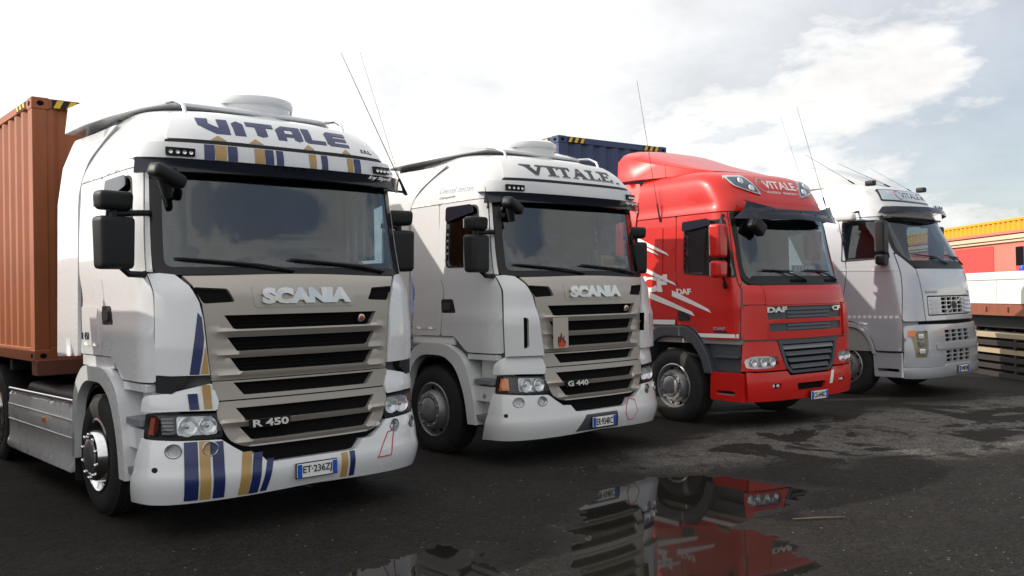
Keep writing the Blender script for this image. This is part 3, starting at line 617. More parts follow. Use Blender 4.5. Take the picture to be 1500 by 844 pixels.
    def slotp(zt, zb, wt, wb): return [(-wt, zt), (-wb-.02, zb+.005), (-wb, zb), (wb, zb), (wb+.02, zb+.005), (wt, zt)]
    ug = [(-.775, 1.172), (.775, 1.172), (.80, 1.35), (.822, 1.60), (.845, 1.76), X(.90, 1.90), X(.955, 1.972), X(-.955, 1.972), X(-.90, 1.90), (-.845, 1.76), (-.822, 1.60), (-.80, 1.35)] if not gold else \
         [(-.79, 1.172), (.79, 1.172), (.81, 1.35), (.83, 1.60), (.85, 1.76), X(.90, 1.90), X(.955, 1.972), X(-.955, 1.972), X(-.90, 1.90), (-.85, 1.76), (-.83, 1.60), (-.81, 1.35)]
    vent = [[(sg*.60, 1.775), (sg*.655, 1.872), X(sg*.90, 1.888), X(sg*.865, 1.815), (sg*.84, 1.765)] for sg in (-1, 1)]
    def relief(sl, end):
        tops = [q[0] for q in sl[1:]]+[end]
        def f(s_, z):
            for (zt, zb, wt, wb), nx in zip(sl, tops):
                if nx-.001 <= z <= zb+.001:
                    k = (zb-z)/(zb-nx); fade = max(0, min(1, (.80-abs(s_))/.12)); return gt(s_, z)+fade*(.034*(1-k)-.004 if k > .12 else .020+.010*k/.12)
            return gt(s_, z)
        return f
    g = panel('grille', P, ug, SILVER, root, relief(slots, 1.172), -.03, [slotp(*q) for q in slots]+[rpoly(v, .02) for v in vent], step=.026, bevel=.004)
    for q in slots:
        zt, zb, wt, wb = q
        panel('grille_slot', P, slotp(zt+.03, zb-.02, wt+.03, wb+.03), DARK, g, -.026, -.06, step=.2, bevel=0)
        for k in range(3): panel('grille_fin', P, [(-wt+.06, zb+.02+.028*k), (wt-.06, zb+.02+.028*k), (wt-.06, zb+.028+.028*k), (-wt+.06, zb+.028+.028*k)], DARK, g, -.012, -.024, step=.2, bevel=0)
    for v in vent: panel('grille_vent', P, [(a*1.02, b+(.02 if b > 1.82 else -.015)) for a, b in v], DARK, g, -.005, -.03, step=.1, bevel=0)
    panel('badge_plate', P, rpoly([(-.45, 1.728), (.45, 1.728), (.47, 1.885), (-.47, 1.885)], .02), SILVER, g, lambda s_, z: gt(s_, z)+.006, .0, step=.08, bevel=.004)
    text('lettering', 'SCANIA', S.P, (-.40, 1.755, .40, 1.862), BADGEM, g, .064, .03, .075)
    p = S.at(.52, 1.62, .03); lathe('round_badge', [(.0, .012), (.030, .010), (.036, .0), (.036, -.02)], Matrix.Translation(p) @ Matrix.Rotation(PI/2, 4, 'X'), CHROME, g, 20)
    lathe('badge_inlay', [(.0, .0135), (.022, .0125), (.022, .008)], Matrix.Translation(p) @ Matrix.Rotation(PI/2, 4, 'X'), REDLENS, g, 16)
    # middle strip and lower grille
    g2 = panel('grille_strip', P, [(-.775, 1.018), (.775, 1.018), (.79, 1.165), (-.79, 1.165)], SILVER, root, lambda s_, z: gt(s_, z)+.012, -.03, [slotp(1.150, 1.050, .635, .54)], step=.06, bevel=.008)
    panel('grille_slot', P, slotp(1.17, 1.03, .65, .52), DARK, g2, -.01, -.05, step=.2, bevel=0)
    lg = rpoly([(-.755, 1.008), (-.77, .90), (-.68, .70), (-.56, .648), (.56, .648), (.68, .70), (.77, .90), (.755, 1.008)], [.02, .1, .1, .1, .1, .1, .1, .02])
    ls = [(.952, .848, .625, .53), (.805, .700, .605, .50)]
    g3 = panel('lower_grille', P, lg, SILVER, root, (lambda rf: lambda s_, z: rf(s_, z)+.016)(relief(ls, .66)), -.03, [slotp(*q) for q in ls], step=.026, bevel=.004)
    for zt, zb, wt, wb in ls:
        panel('grille_slot', P, slotp(zt+.02, zb-.02, wt+.03, wb+.03), DARK, g3, -.005, -.05, step=.2, bevel=0)
        for k in range(3): panel('grille_fin', P, [(-wt+.06, zb+.02+.028*k), (wt-.06, zb+.02+.028*k), (wt-.06, zb+.028+.028*k), (-wt+.06, zb+.028+.028*k)], DARK, g3, .0, -.01, step=.2, bevel=0)
    text('lettering', 'R 450' if gold else 'G 440', S.P, (-.52, .795, -.23, .85), BADGEM, g3, .098, .05, .03)
    box('badge_block', S.at(-.375, .822, .070), (.34, .03, .075), BLACKG, g3, .006)
    panel('grille_surround', P, rpoly([(-.79, 1.02), (-.80, .89), (-.70, .675), (-.57, .61), (.57, .61), (.70, .675), (.80, .89), (.79, 1.02)], [.02, .1, .1, .1, .1, .1, .1, .02]), DARK, root, .004, -.06, step=.08, bevel=0)
    # ---- bumper
    bt = lambda s_, z: .035+.030*math.sin(PI*max(0, min(1, (z-.26)/.50)))+.02*max(0, min(1, (.52-z)/.08))
    top = [Y(.345, .755), X(1.0, .735), X(.74, .725), (.665, .665), (.57, .60), (.47, .595), (.405, .525), (.34, .515)]
    bot = [(.0, .305), (.5, .295), X(1.0, .29), Y(.35, .285), Y(.50, .275)]
    bp = [(-a, b) for a, b in top]+[(a, b) for a, b in top[::-1]]+[(a, b) for a, b in bot[::-1]]+[(-a, b) for a, b in bot[1:]]
    fogs = [[(sg*(X(cx, .665)[0]+.058*math.cos(2*PI*k/16)), .665+.058*math.sin(2*PI*k/16)) for k in range(16)] for sg in (-1, 1) for cx in (.82, 1.05)]
    bmp = panel('bumper', P, bp, W_, root, bt, -.03, fogs, step=.05, bevel=.014)
    panel('bumper_intake', P, [(-.46, .61), (-.37, .50), (.37, .50), (.46, .61)], DARK, root, .0, -.06, step=.15, bevel=0)
    for sg in (-1, 1):
        for cx in (.82, 1.05):
            e = X(cx, .665)[0]; cpol = lambda r_: [(sg*(e+r_*math.cos(2*PI*k/16)), .665+r_*math.sin(2*PI*k/16)) for k in range(16)]
            f = panel('fog_lamp', P, cpol(.058), LAMPW, root, .010, -.03, step=.05, bevel=0); panel('fog_lens', P, cpol(.050), LENS, f, .058, .052, step=.04, bevel=0); panel('fog_rim', P, cpol(.058), CHROME, f, .062, .02, [cpol(.047)], step=.05, bevel=.003)
        panel('tow_eye_cover', P, mir([(X(1.14, .52)[0]+.02*math.cos(a), .53+.02*math.sin(a)) for a in np.linspace(0, 2*PI, 12, endpoint=False)], sg), BLACKP, root, .07, .04, step=.05, bevel=0)
    ztop = .415
    if gold:
        st = lambda s_, z: bt(s_, z)+.0035
        for a, b, za, zb, m_, sk in ((-.99, -.905, .305, .725, NAVY, .0), (-.895, -.825, .305, .725, GOLD, .0), (-.81, -.73, .305, .715, NAVY, .0), (-.63, -.555, .305, .615, GOLD, .035), (-.55, -.478, .305, .60, NAVY, .04), (-.462, -.41, .31, .545, NAVY, .06), (.245, .305, .315, .505, GOLD, 0), (.325, .375, .315, .51, NAVY, 0)):
            panel('stripe', P, [X(a, za), X(b, za), (X(b, za)[0]+sk, zb), (X(a, za)[0]+sk, zb)], m_, bmp, st, lambda s_, z: st(s_, z)-.003, step=.03, bevel=0)
        hexp = [(.60, .42), (.735, .62), (.815, .63), (.755, .42)]
        V2, F2 = cdt(hexp, [[(.614, .427), (.74, .612), (.803, .620), (.748, .427)]], .05); slab('outline_mark', V2, F2, S.P, mat('red_line', (.55, .03, .05), .5), bmp, st, lambda s_, z: st(s_, z)-.003)
    else:
        panel('plate_recess', P, [(-.40, .315), (-.26, .475), (.22, .475), (.26, .315)], BLUEGREY, bmp, lambda s_, z: bt(s_, z)+.004, .02, step=.04, bevel=.003)
        hexp = [(.36, .44), (.43, .60), (.55, .57), (.58, .44), (.50, .36), (.42, .36)]
        V2, F2 = cdt(hexp, [[(.36+(a-.36)*.94+.008, .44+(b-.44)*.93) for a, b in hexp]], .05); slab('outline_mark', V2, F2, S.P, mat('red_line', (.55, .03, .05), .5), bmp, lambda s_, z: bt(s_, z)+.0035, lambda s_, z: bt(s_, z))
        h = box('hazard_plate', S.at(-.565, 1.375, .075), (.22, .012, .33), mat('pale_plate', (.42, .37, .32), .5), root, .004)
        fm = frontplane(S.at(-.565, 1.30, .075).y-.0065); fx = -.565
        panel('flame_mark', fm, [(fx-.05, 1.235), (fx+.05, 1.235), (fx+.06, 1.28), (fx+.035, 1.31), (fx+.04, 1.35), (fx+.01, 1.32), (fx, 1.385), (fx-.03, 1.33), (fx-.055, 1.345), (fx-.06, 1.28)], mat('dark_flame', (.10, .03, .02), .5), h, .0015, 0, step=2, bevel=0)
        panel('flame_mark', fm, [(fx-.04, 1.225), (fx+.04, 1.225), (fx+.045, 1.26), (fx+.015, 1.28), (fx, 1.31), (fx-.02, 1.275), (fx-.045, 1.27)], mat('red_flame', (.60, .05, .01), .5), h, .003, 0.001, step=2, bevel=0)
    plate(root, 'ET·236ZJ' if gold else 'ER·934RC', 0 if gold else -.02, S.at(0, ztop, bt(0, ztop)).y-.030, ztop-(0 if gold else .03), surround=True)
    chassis(root, .9, 6.1, 5.16, rim=CHROME if gold else ALU)
    if gold:
        text('lettering', 'R 450', S.P, (-Y(1.80, 1.5)[0], 1.47, -Y(1.60, 1.5)[0], 1.535), TEXTDARK, root, .0115, .004, .01)
        for sg in (-1, 1):
            sk = panel('side_skirt', sideplane(1.17, sg), rpoly([(2.02, .27), (2.02, .90), (4.40, .87), (4.40, .24)], [.03, .03, .05, .08]), W_, root, lambda y, z: .06+.012*(1 if .55 < z < .74 else 0)-.02*(1 if z > .83 else 0)+.03*math.exp(-((z-.29)/.05)**2), -.02, step=.06, bevel=.008)
            tube('chrome_rail', [(sg*1.222, 2.05, .905), (sg*1.222, 4.38, .875)], .022, CHROME, sk, 8)
            for a_ in (.575, .735): tube('skirt_crease', [(sg*1.243, 2.04, a_+.0), (sg*1.243, 4.38, a_-.02)], .006, W_, sk, 6)
            box('side_marker', (sg*1.247, 2.95, .665), (.03, .05, .05), AMBER, sk, .006)
        bm = bmesh.new(); add_box(bm, (-.75, 3.2, .70), (.7, 2.1, .5)); add_box(bm, (.75, 3.2, .70), (.7, 2.1, .5)); bm_obj('fuel_tank', bm, CHASSIS, root, .08, 4)
        cu = empty('x'); bpy.data.objects.remove(cu)
        for k in range(7):
            box('curtain_fold', (1.10, .72+.075*k, 2.46), (.03, .05, .62), CURTB if k % 2 else CURTW, root, .012)
    else:
        for sg in (-1, 1): lathe('fuel_tank', [(0, -.9), (.28, -.9), (.32, -.86), (.32, .86), (.28, .9), (0, .9)], Matrix.Translation((sg*.85, 3.1, .68)) @ Matrix.Rotation(PI/2, 4, 'X'), ALU, root, 32)
        fm = frontplane(S.at(.6, 2.13, -.10).y); yb = panel('yellow_board', fm, rpoly([(.40, 2.09), (.86, 2.09), (.86, 2.24), (.40, 2.24)], .01), ORANGEP, root, .008, 0, step=2, bevel=0); panel('board_print', fm, [(.44, 2.125), (.82, 2.125), (.82, 2.195), (.44, 2.195)], mat('board_print', (.16, .09, .02), .6), yb, .010, .007, step=2, bevel=0)
        for sg in (-1,): tube('step_reflector', [(sg*1.20, .50, .715), (sg*1.215, .50, .715)], .03, AMBER, root, 8)
    if gold: antenna(root, (1.30, .42, 2.76), (.70, .57, 4.05)); antenna(root, (1.30, .46, 2.77), (.92, .6, 4.11), r=.003); tube('antenna_bracket', [(1.10, .46, 2.80), (1.31, .44, 2.79)], .012, BLACKP, root, 6)
    else: antenna(root, (-1.20, .40, 2.72), (-1.22, .42, 2.95), r=.008)
    return S

t1 = empty('truck', (0, 0, 0), 0); tag(t1, 'tall white tractor unit with navy and gold stripes, pulling an orange-brown container', 'truck', 'trucks parked in a row')
tall_tractor(t1, True)
t2 = empty('truck', (3.7165, .2435, 0), -.0192); tag(t2, 'plain white tractor unit with silver grille and small flame plate, beside the red truck', 'truck', 'trucks parked in a row')
tall_tractor(t2, False)
#TRUCKS2

# ------------------------------------------------------------------ the red tractor (and the low white one parked out of view on the other side)
KD = [(.28, 1.14, .06, .40, 3.2), (.36, 1.175, .012, .40, 3.4), (.72, 1.18, .0, .40, 3.4), (1.15, 1.172, .02, .40, 3.4), (1.60, 1.165, .03, .40, 3.3), (1.80, 1.16, .06, .40, 3.3), (1.90, 1.155, .12, .40, 3.2),
      (2.68, 1.13, .30, .40, 3.2), (2.84, 1.12, .33, .40, 3.2), (2.93, 1.085, .33, .42, 3.4), (3.10, 1.08, .41, .44, 3.5), (3.26, 1.065, .50, .46, 3.5), (3.36, 1.03, .59, .48, 3.3), (3.43, .96, .73, .5, 3.0), (3.47, .87, .95, .5, 2.8), (3.49, .78, 1.25, .5, 2.5)]
def red_tractor(root, PAINT=None, low=False):
    PAINT = PAINT or RED; S = Surf(KD, 2.08); X, Y = S.X, S.Y; P = S
    ws = rpoly([X(-.985, 1.93), X(.985, 1.93), X(.955, 2.80), X(-.955, 2.80)], [.14, .14, .05, .05])
    fr = rpoly([X(-1.04, 1.86), X(1.04, 1.86), X(1.01, 2.84), X(-1.01, 2.84)], [.20, .20, .05, .05])
    dwin = rpoly([Y(.32, 1.985), Y(.50, 2.735), Y(1.14, 2.735), Y(1.14, 2.055)], .05)
    core(root, S, 1.10, 2.92 if low else 3.42, [rpoly([X(-1.0, 1.90), X(1.0, 1.90), X(.97, 2.82), X(-.97, 2.82)], .12), dwin, mir(dwin, -1)], INTL)
    interior(root, .32, 1.93, 1.10, 2.05, INTL, 2.80)
    panel('windscreen', P, ws, GLASS, root, .002, -.006, bevel=0)
    panel('windscreen_frame', P, fr, BLACKG, root, .006, -.034, [rpoly([X(-.98, 1.935), X(.98, 1.935), X(.95, 2.795), X(-.95, 2.795)], [.14, .14, .05, .05])], bevel=.003)
    panel('scuttle', P, rpoly([X(-.90, 1.875), X(.90, 1.875), X(.90, 1.985), X(-.90, 1.985)], .03), BLACKP, root, .010, -.002, bevel=.004)
    for s0, s1, pv in ((-.72, -.12, .12), (.14, .72, .90)):
        wiper(root, S, s0, s1, 2.06, 2.04, (pv, 1.92)); panel('wiper_well', P, rpoly([(pv-.34, 1.89), (pv+.02, 1.885), (pv+.02, 1.93), (pv-.34, 1.935)], .02), DARK, root, .014, .0, bevel=0)
    if not low:
        bm = bmesh.new(); fm = frontplane(S.at(.2, 2.1, -.05).y); o = panel('name_board', fm, rpoly([(-.02, 2.035), (.50, 2.035), (.50, 2.135), (-.02, 2.135)], .01), mat('name_board_blue', (.10, .22, .28), .4), root, .01, 0, step=2, bevel=0)
        text('lettering', 'ATTILIO', fm, (.02, 2.05, .46, 2.12), TEXTWHITE, o, .013, .009, .0)
    # front
    panel('front_panel', P, [(-.80, 1.605), (.80, 1.605), X(.80, 1.852), X(-.80, 1.852)], PAINT, root, .015, -.03, bevel=.008)
    g = panel('grille', P, [(-.815, 1.155), (.815, 1.155), (.815, 1.60), (-.815, 1.60)], PAINT, root, .022, -.03, [[(-.765, 1.255), (.765, 1.255), (.775, 1.362), (-.775, 1.362)], [(-.785, 1.415), (.785, 1.415), (.795, 1.585), (-.795, 1.585)]], step=.06, bevel=.008)
    for z0, z1, xx in ((1.25, 1.37, .79), (1.41, 1.59, .80)):
        panel('grille_slot', P, [(-xx, z0), (xx, z0), (xx, z1), (-xx, z1)], BLUEGREY, g, .004, -.04, step=.12, bevel=0)
        k = 0
        for zz in np.arange(z0+.02, z1-.02, .05):
            panel('grille_bar', P, [(-.42, zz), (.50, zz), (.50, zz+.036), (-.42, zz+.036)], BLUEGREY, g, lambda s_, z, zz=zz: .008+.016*(zz+.036-z)/.036, .0, step=.1, bevel=.003)
    if not low: text('lettering', 'DAF', S.P, (-.80, 1.505, -.44, 1.578), BADGEM, g, .03, .003, .05); text('lettering', 'CF', S.P, (.56, 1.505, .775, 1.575), BADGEM, g, .03, .003, .05)
    for sg in (-1, 1):
        cp = rpoly([Y(.205, 1.165), Y(.205, 1.585), X(1.06, 1.605), X(.83, 1.60), X(.83, 1.16), X(1.0, 1.155)], [.06, .05, .03, .02, .02, 0])
        hole = rpoly([X(1.09, 1.22), Y(.14, 1.24), Y(.14, 1.54), X(1.09, 1.55)], .02)
        panel('corner_deflector', P, mir(cp, sg), PAINT, root, .045, -.03, [mir(hole, sg)] if sg > 0 else [], step=.05, bevel=.014)
        if sg > 0: panel('deflector_slot', P, mir(rpoly([X(1.07, 1.20), Y(.16, 1.22), Y(.16, 1.56), X(1.07, 1.57)], .02), sg), DARK, root, .015, -.02, bevel=0)
        panel('front_corner', P, mir([X(.805, 1.612), X(1.06, 1.615), Y(.195, 1.612), Y(.25, 1.865), X(1.045, 1.865), X(.93, 1.858), X(.805, 1.852)], sg), PAINT, root, .012, -.03, bevel=.008)
        panel('pillar', P, mir([X(1.04, 1.875), X(1.012, 2.84), Y(.47, 2.84), Y(.262, 1.875)], sg), PAINT, root, .004, -.03)
        dpoly = rpoly([Y(.215, 1.165), Y(.215, 1.60), Y(.262, 1.86), Y(.478, 2.84), Y(1.29, 2.84), Y(1.29, 1.345), Y(1.0, 1.335), Y(.78, 1.165)], [.03, .05, .05, .02, .03, .03, .10, .10])
        dr = panel('door', P, mir(dpoly, sg), PAINT, root, lambda s_, z: .004+.012*math.exp(-((z-1.60)/.10)**2), -.03, [mir(dwin, sg)], step=.07)
        panel('window', P, mir(rpoly([Y(.315, 1.98), Y(.496, 2.74), Y(1.145, 2.74), Y(1.145, 2.05)], .05), sg), SGLASS, dr, -.012, -.018, bevel=0)
        panel('window_seal', P, mir(rpoly([Y(.30, 1.965), Y(.488, 2.752), Y(1.158, 2.752), Y(1.158, 2.04)], .05), sg), BLACKP, dr, .007, -.02, [mir(dwin, sg)], bevel=.002)
        panel('wind_deflector', P, mir(rpoly([Y(.62, 2.68), Y(.70, 2.77), Y(1.15, 2.75), Y(1.15, 2.62)], .03), sg), SMOKE, dr, .05, .02)
        panel('door_handle', P, mir(rpoly([Y(1.03, 1.40), Y(1.07, 1.565), Y(1.25, 1.565), Y(1.25, 1.40)], .02), sg), BLACKP, dr, .012, -.02, step=.05)
        panel('door_stripe', P, mir([Y(.23, 1.185), Y(.23, 1.235), Y(.90, 1.235), Y(.85, 1.185)], sg), TEXTWHITE, dr, .0075, -.005, step=.1, bevel=0)
        sp = panel('sleeper_side', P, mir(rpoly([Y(1.305, 1.345), Y(1.305, 2.84), Y(2.07, 2.84), Y(2.07, 1.345)], .03), sg), PAINT, root, .003, -.03)
        panel('sleeper_hatch', P, mir(rpoly([Y(1.55, 2.02), Y(1.55, 2.72), Y(1.90, 2.72), Y(1.90, 2.02)], .05), sg), PAINT, sp, .012, -.005, bevel=.008)
        panel('door_stripe', P, mir([Y(1.32, 1.345), Y(1.32, 1.41), Y(2.06, 1.41), Y(2.06, 1.345)], sg), TEXTWHITE, sp, .0065, -.005, step=.1, bevel=0)
        # lamp block, lower corner
        lb = rpoly([Y(.20, .76), Y(.19, 1.13), X(1.05, 1.14), X(.655, 1.125), X(.575, .88), X(.50, .755), X(1.0, .755)], [.02, .05, .02, .02, .06, .03, 0])
        hp = rpoly([X(1.11, .80), X(1.12, .90), X(1.04, .945), X(.80, .945), X(.665, .935), X(.635, .86), X(.655, .80), X(.80, .785), X(1.0, .785)], .03)
        panel('headlamp_surround', P, mir(lb, sg), PAINT, root, .03, -.04, [mir(hp, sg)], step=.05, bevel=.012)
        hl = panel('headlamp', P, mir([(a, b) for a, b in hp], sg), LAMPW, root, -.030, -.07, step=.06, bevel=0); panel('lens', P, mir(hp, sg), LENS, hl, .028, .022, step=.05, bevel=0)
        for xx, rr in ((.74, .058), (.885, .062), (1.02, .055)):
            p = S.at(sg*X(xx, .865)[0], .865, .005); bowl(hl, p, rr)
        # side: dark plastic box, steps, mudguard
        prism_side('step_panel', rpoly([(.23, .735), (.23, 1.145), (.80, 1.145), (.66, .735)], .01), sg, .85, 1.10, BLUEGREY, root, .012)
        box('step_tread', (sg*1.09, .44, .93), (.13, .40, .03), BLUEGREY, root, .006)
        prism_side('step_skirt', rpoly([(.16, .36), (.16, .73), (.70, .73), (.71, .36)], [0, 0, .03, .03]), sg, .85, 1.165, PAINT, root, .012, [rpoly([(.30, .44), (.30, .49), (.60, .49), (.60, .44)], .01)])
        box('step_tread', (sg*1.06, .45, .44), (.2, .36, .02), GREYP, root, .004)
        o = rpoly([(.66, .70), (.74, .98), (.92, 1.22), (1.10, 1.33), (1.68, 1.33), (1.92, 1.12), (2.02, .80), (2.04, .62)], [0, .15, .15, .1, .15, .2, .15, 0], 5)
        i = rpoly([(.80, .70), (.86, .92), (1.02, 1.10), (1.18, 1.18), (1.60, 1.18), (1.80, 1.03), (1.90, .78), (1.92, .62)], [0, .15, .15, .1, .15, .2, .15, 0], 5)
        arch('mudguard', o, i, sg, .80, 1.185, BLUEGREY, root, .015)
        wheel(root, sg*1.01, 1.38, sg, .505, .31, 'front', STEEL); front_end_flaps(root, 2.05, sg)
        if not low:
            big_mirror(root, sg, 1.36 if sg < 0 else 1.12, .35 if sg < 0 else .70, 2.23, 2.66, 1.97, 2.19, PAINT, 1.08, .25, False)
            mo = bmesh.new(); add_tube(mo, [(sg*(1.24 if sg < 0 else 1.12), .38 if sg < 0 else .66, 2.62), (sg*(1.23 if sg < 0 else 1.12), .40 if sg < 0 else .64, 2.76), (sg*1.15, .46, 2.80), (sg*1.08, .50, 2.80)], .020, 8); bm_obj('mirror_arm', mo, BLACKP, root, sharp=60)
            mo = bmesh.new(); add_tube(mo, [(sg*(1.26 if sg < 0 else 1.14), .36 if sg < 0 else .68, 2.0), (sg*(1.26 if sg < 0 else 1.14), .34 if sg < 0 else .62, 1.88), (sg*1.13, .45, 1.85), (sg*1.09, .45, 1.88)], .032, 8); bm_obj('mirror_arm', mo, BLACKP, root, sharp=60)
    # lower grille
    lp = rpoly([(-.64, 1.13), (-.53, .80), (-.42, .70), (.42, .70), (.53, .80), (.64, 1.13)], [.02, .05, .05, .05, .05, .02])
    lg = panel('lower_grille', P, lp, BLUEGREY, root, .035, -.03, [[(-.57, 1.085), (-.48, .81), (-.39, .735), (.39, .735), (.48, .81), (.57, 1.085)]], step=.06, bevel=.008)
    panel('grille_slot', P, [(-.60, 1.11), (-.50, .80), (-.40, .715), (.40, .715), (.50, .80), (.60, 1.11)], DARK, lg, -.01, -.05, step=.1, bevel=0)
    for k, zz in enumerate((.76, .845, .93, 1.015)):
        hw = .38+.19*(zz-.735)/.35; panel('grille_bar', P, [(-hw, zz), (hw, zz), (hw+.02, zz+.055), (-hw-.02, zz+.055)], BLUEGREY if k < 3 else GREYP, lg, lambda s_, z, zz=zz: .005+.03*(zz+.055-z)/.055, .0, step=.1, bevel=.004)
    # bumper
    bt = lambda s_, z: .025+.018*math.sin(PI*max(0, min(1, (z-.34)/.40)))
    tp = [Y(.155, .745), X(1.0, .735), (.50, .735), (.44, .675)]; bo = [(0, .36), (.6, .36), X(1.0, .365), Y(.155, .37)]
    bp = [(-a, b) for a, b in tp]+[(a, b) for a, b in tp[::-1]]+[(a, b) for a, b in bo[::-1]]+[(-a, b) for a, b in bo[1:]]
    it = rpoly([(-.31, .565), (-.29, .47), (.29, .47), (.31, .565)], .03); fg = [rpoly([(sg*.62, .52), (sg*.78, .52), (sg*.78, .585), (sg*.62, .585)], .015) for sg in (-1, 1)]
    bmp = panel('bumper', P, bp, PAINT, root, bt, -.03, [it]+fg, step=.05, bevel=.012)
    panel('bumper_intake', P, [(-.34, .58), (-.34, .45), (.34, .45), (.34, .58)], DARK, bmp, .0, -.03, step=.12, bevel=0)
    for sg in (-1, 1):
        f = panel('fog_lamp', P, mir([(.60, .51), (.80, .51), (.80, .595), (.60, .595)], sg), DARK, root, .0, -.03, step=.1, bevel=0)
        for cx in (.66, .74): lathe('fog_reflector', [(.028, .0), (.02, .012), (0, .016)], Matrix.Translation(S.at(sg*cx, .552, .012)) @ Matrix.Rotation(PI/2, 4, 'X'), LAMPW, f, 16)
        panel('bumper_mark', P, mir([(.395, .515), (.455, .515), (.515, .69), (.455, .69)], 1) if sg > 0 else [(-.395, .39), (-.394, .39), (-.394, .391)], TEXTWHITE, bmp, lambda s_, z: bt(s_, z)+.004, .0, step=.04, bevel=0) if sg > 0 and not low else None
    panel('front_recess', P, [(-.98, .70), (.98, .70), (.98, 1.16), (-.98, 1.16)], DARK, root, -.04, -.07, step=.15, bevel=0)
    plate(root, 'CG·644KC' if not low else '', .12, S.at(.12, .40, .06).y-.02, .385, surround=True)
    chassis(root, .9, 5.9, 4.95, rim=STEEL, front=1.38, tr=1.0)
    for sg in (-1, 1): lathe('fuel_tank', [(0, -.7), (.28, -.7), (.32, -.66), (.32, .66), (.28, .7), (0, .7)], Matrix.Translation((sg*.82, 3.0, .70)) @ Matrix.Rotation(PI/2, 4, 'X'), ALU, root, 32)
    if low:
        zs = [2.845, 2.93]
        panel('upper_cab', P, [(-Y(2.08, z)[0], z) for z in zs]+[Y(2.08, z) for z in zs[::-1]], PAINT, root, .0, -.03, step=.07)
        return
    # high roof
    zs = [2.855, 2.93, 3.05, 3.15, 3.25, 3.34, 3.42, 3.48]
    panel('high_roof', P, [(-Y(2.08, z)[0], z) for z in zs]+[Y(2.08, z) for z in zs[::-1]], PAINT, root, .004, -.03, step=.06, bevel=.006)
    bm = bmesh.new(); zt = 3.475; b = [bm.verts.new(S.at(s_, zt, .002)) for s_ in np.linspace(-Y(2.08, zt)[0], Y(2.08, zt)[0], 41)]; c = bm.verts.new((0, 1.5, 3.51))
    for a, d in zip(b, b[1:]): bm.faces.new((a, d, c))
    bm_obj('roof', bm, PAINT, root)
    for sg in (-1, 1):
        rl = rpoly([X(.90, 3.345), X(.60, 3.355), X(.46, 3.20), X(.43, 3.08), X(.62, 3.12), X(.86, 3.20)], [.03, .04, .1, .02, .1, .06])
        o = panel('roof_lamp', P, mir(rl, sg), CHROME, root, .022, .0, step=.05, bevel=.004)
        c0 = (sum(a for a, b in rl)/len(rl), sum(b for a, b in rl)/len(rl)); inn = [(c0[0]+(a-c0[0])*.84, c0[1]+(b-c0[1])*.80) for a, b in rl]
        panel('lamp_recess', P, mir(inn, sg), mat('lamp_blue_grey', (.10, .14, .18), .15, .4), o, .0245, .01, step=.05, bevel=0)
        for q, (xx, zz) in enumerate(((.70, 3.265), (.57, 3.17))): lathe('reflector', [(.055, .0), (.045, .012), (.02, .016), (0, .012)], Matrix.Translation(S.at(sg*X(xx, zz)[0], zz, .025)) @ Matrix.Rotation(R(65), 4, 'X'), LAMPW, o, 20)
    text('lettering', 'VITALE', S.P, (-.26, 3.195, .44, 3.31), TEXTWHITE, root, .0075, -.002, .015); text('lettering', 's.r.l', S.P, (.47, 3.195, .72, 3.27), TEXTWHITE, root, .0075, -.002, .01)
    text('lettering', 'LOGISTICA - TRASPORTI - SPEDIZIONI', S.P, (-.26, 3.125, .74, 3.155), TEXTWHITE, root, .0075, -.002, .0)
    V2 = [(-.27+.13*math.cos(a)*k, 3.24+.10*math.sin(a)*k) for a in np.linspace(R(60), R(300), 20) for k in (1, .88)]
    slab('ring_mark', V2, [[2*i, 2*i+1, 2*i+3, 2*i+2] for i in range(19)], S.P, TEXTGREY, root, .0075, -.002)
    vp = [Y(.42, 2.79), X(1.02, 2.70), X(.75, 2.685), (.0, 2.685)]; vt = [(.0, 2.875), (.42, 2.885), (.60, 2.92), X(.90, 2.955), Y(.40, 2.955)]
    vis = [(-a, b) for a, b in vp[:-1]]+[(a, b) for a, b in vp[::-1]]+[(a, b) for a, b in vt[::-1]]+[(-a, b) for a, b in vt[1:]]
    vtop = lambda s_, z: .05+.17*max(.0, 1-abs(s_)/1.55)**.5*(1+.3*(2.95-z)/.25)
    vz = panel('sun_visor', P, vis, SMOKE, root, vtop, lambda s_, z: vtop(s_, z)-.012, step=.06, bevel=.003)
    bm = bmesh.new()
    for a, b in ((-.98, 2.88), (-.5, 2.86), (0, 2.82), (.35, 2.78), (.70, 2.76), (.95, 2.78)): add_lathe(bm, [(.014, 0), (.010, .006), (0, .007)], Matrix.Translation(S.at(a, b, vtop(a, b))) @ Matrix.Rotation(PI/2, 4, 'X'), 8)
    o = bm_obj('visor_rivets', bm, BLACKP, vz); o['kind'] = 'stuff'
    p = S.at(-X(.74, 2.62)[0], 2.62, .12); km = rbox('kerb_mirror', p, (.26, .14, .18), BLACKP, root, .05, Matrix.Rotation(R(35), 3, 'Y')); tube('mirror_bracket', [p, p+Vector((.06, .08, .16))], .025, BLACKP, km, 8)
    # side lettering and slashes
    sy = lambda y, z: (-Y(y, z)[0], z)
    text('lettering', 'CF', S.P, (sy(1.96, 1.85)[0], 1.80, sy(1.38, 1.85)[0], 2.05), TEXTWHITE, root, .0075, -.005, .06, .25); text('lettering', 'DAF', S.P, (sy(1.28, 1.78)[0], 1.76, sy(1.0, 1.78)[0], 1.84), TEXTWHITE, root, .0085, -.005, .03, .2)
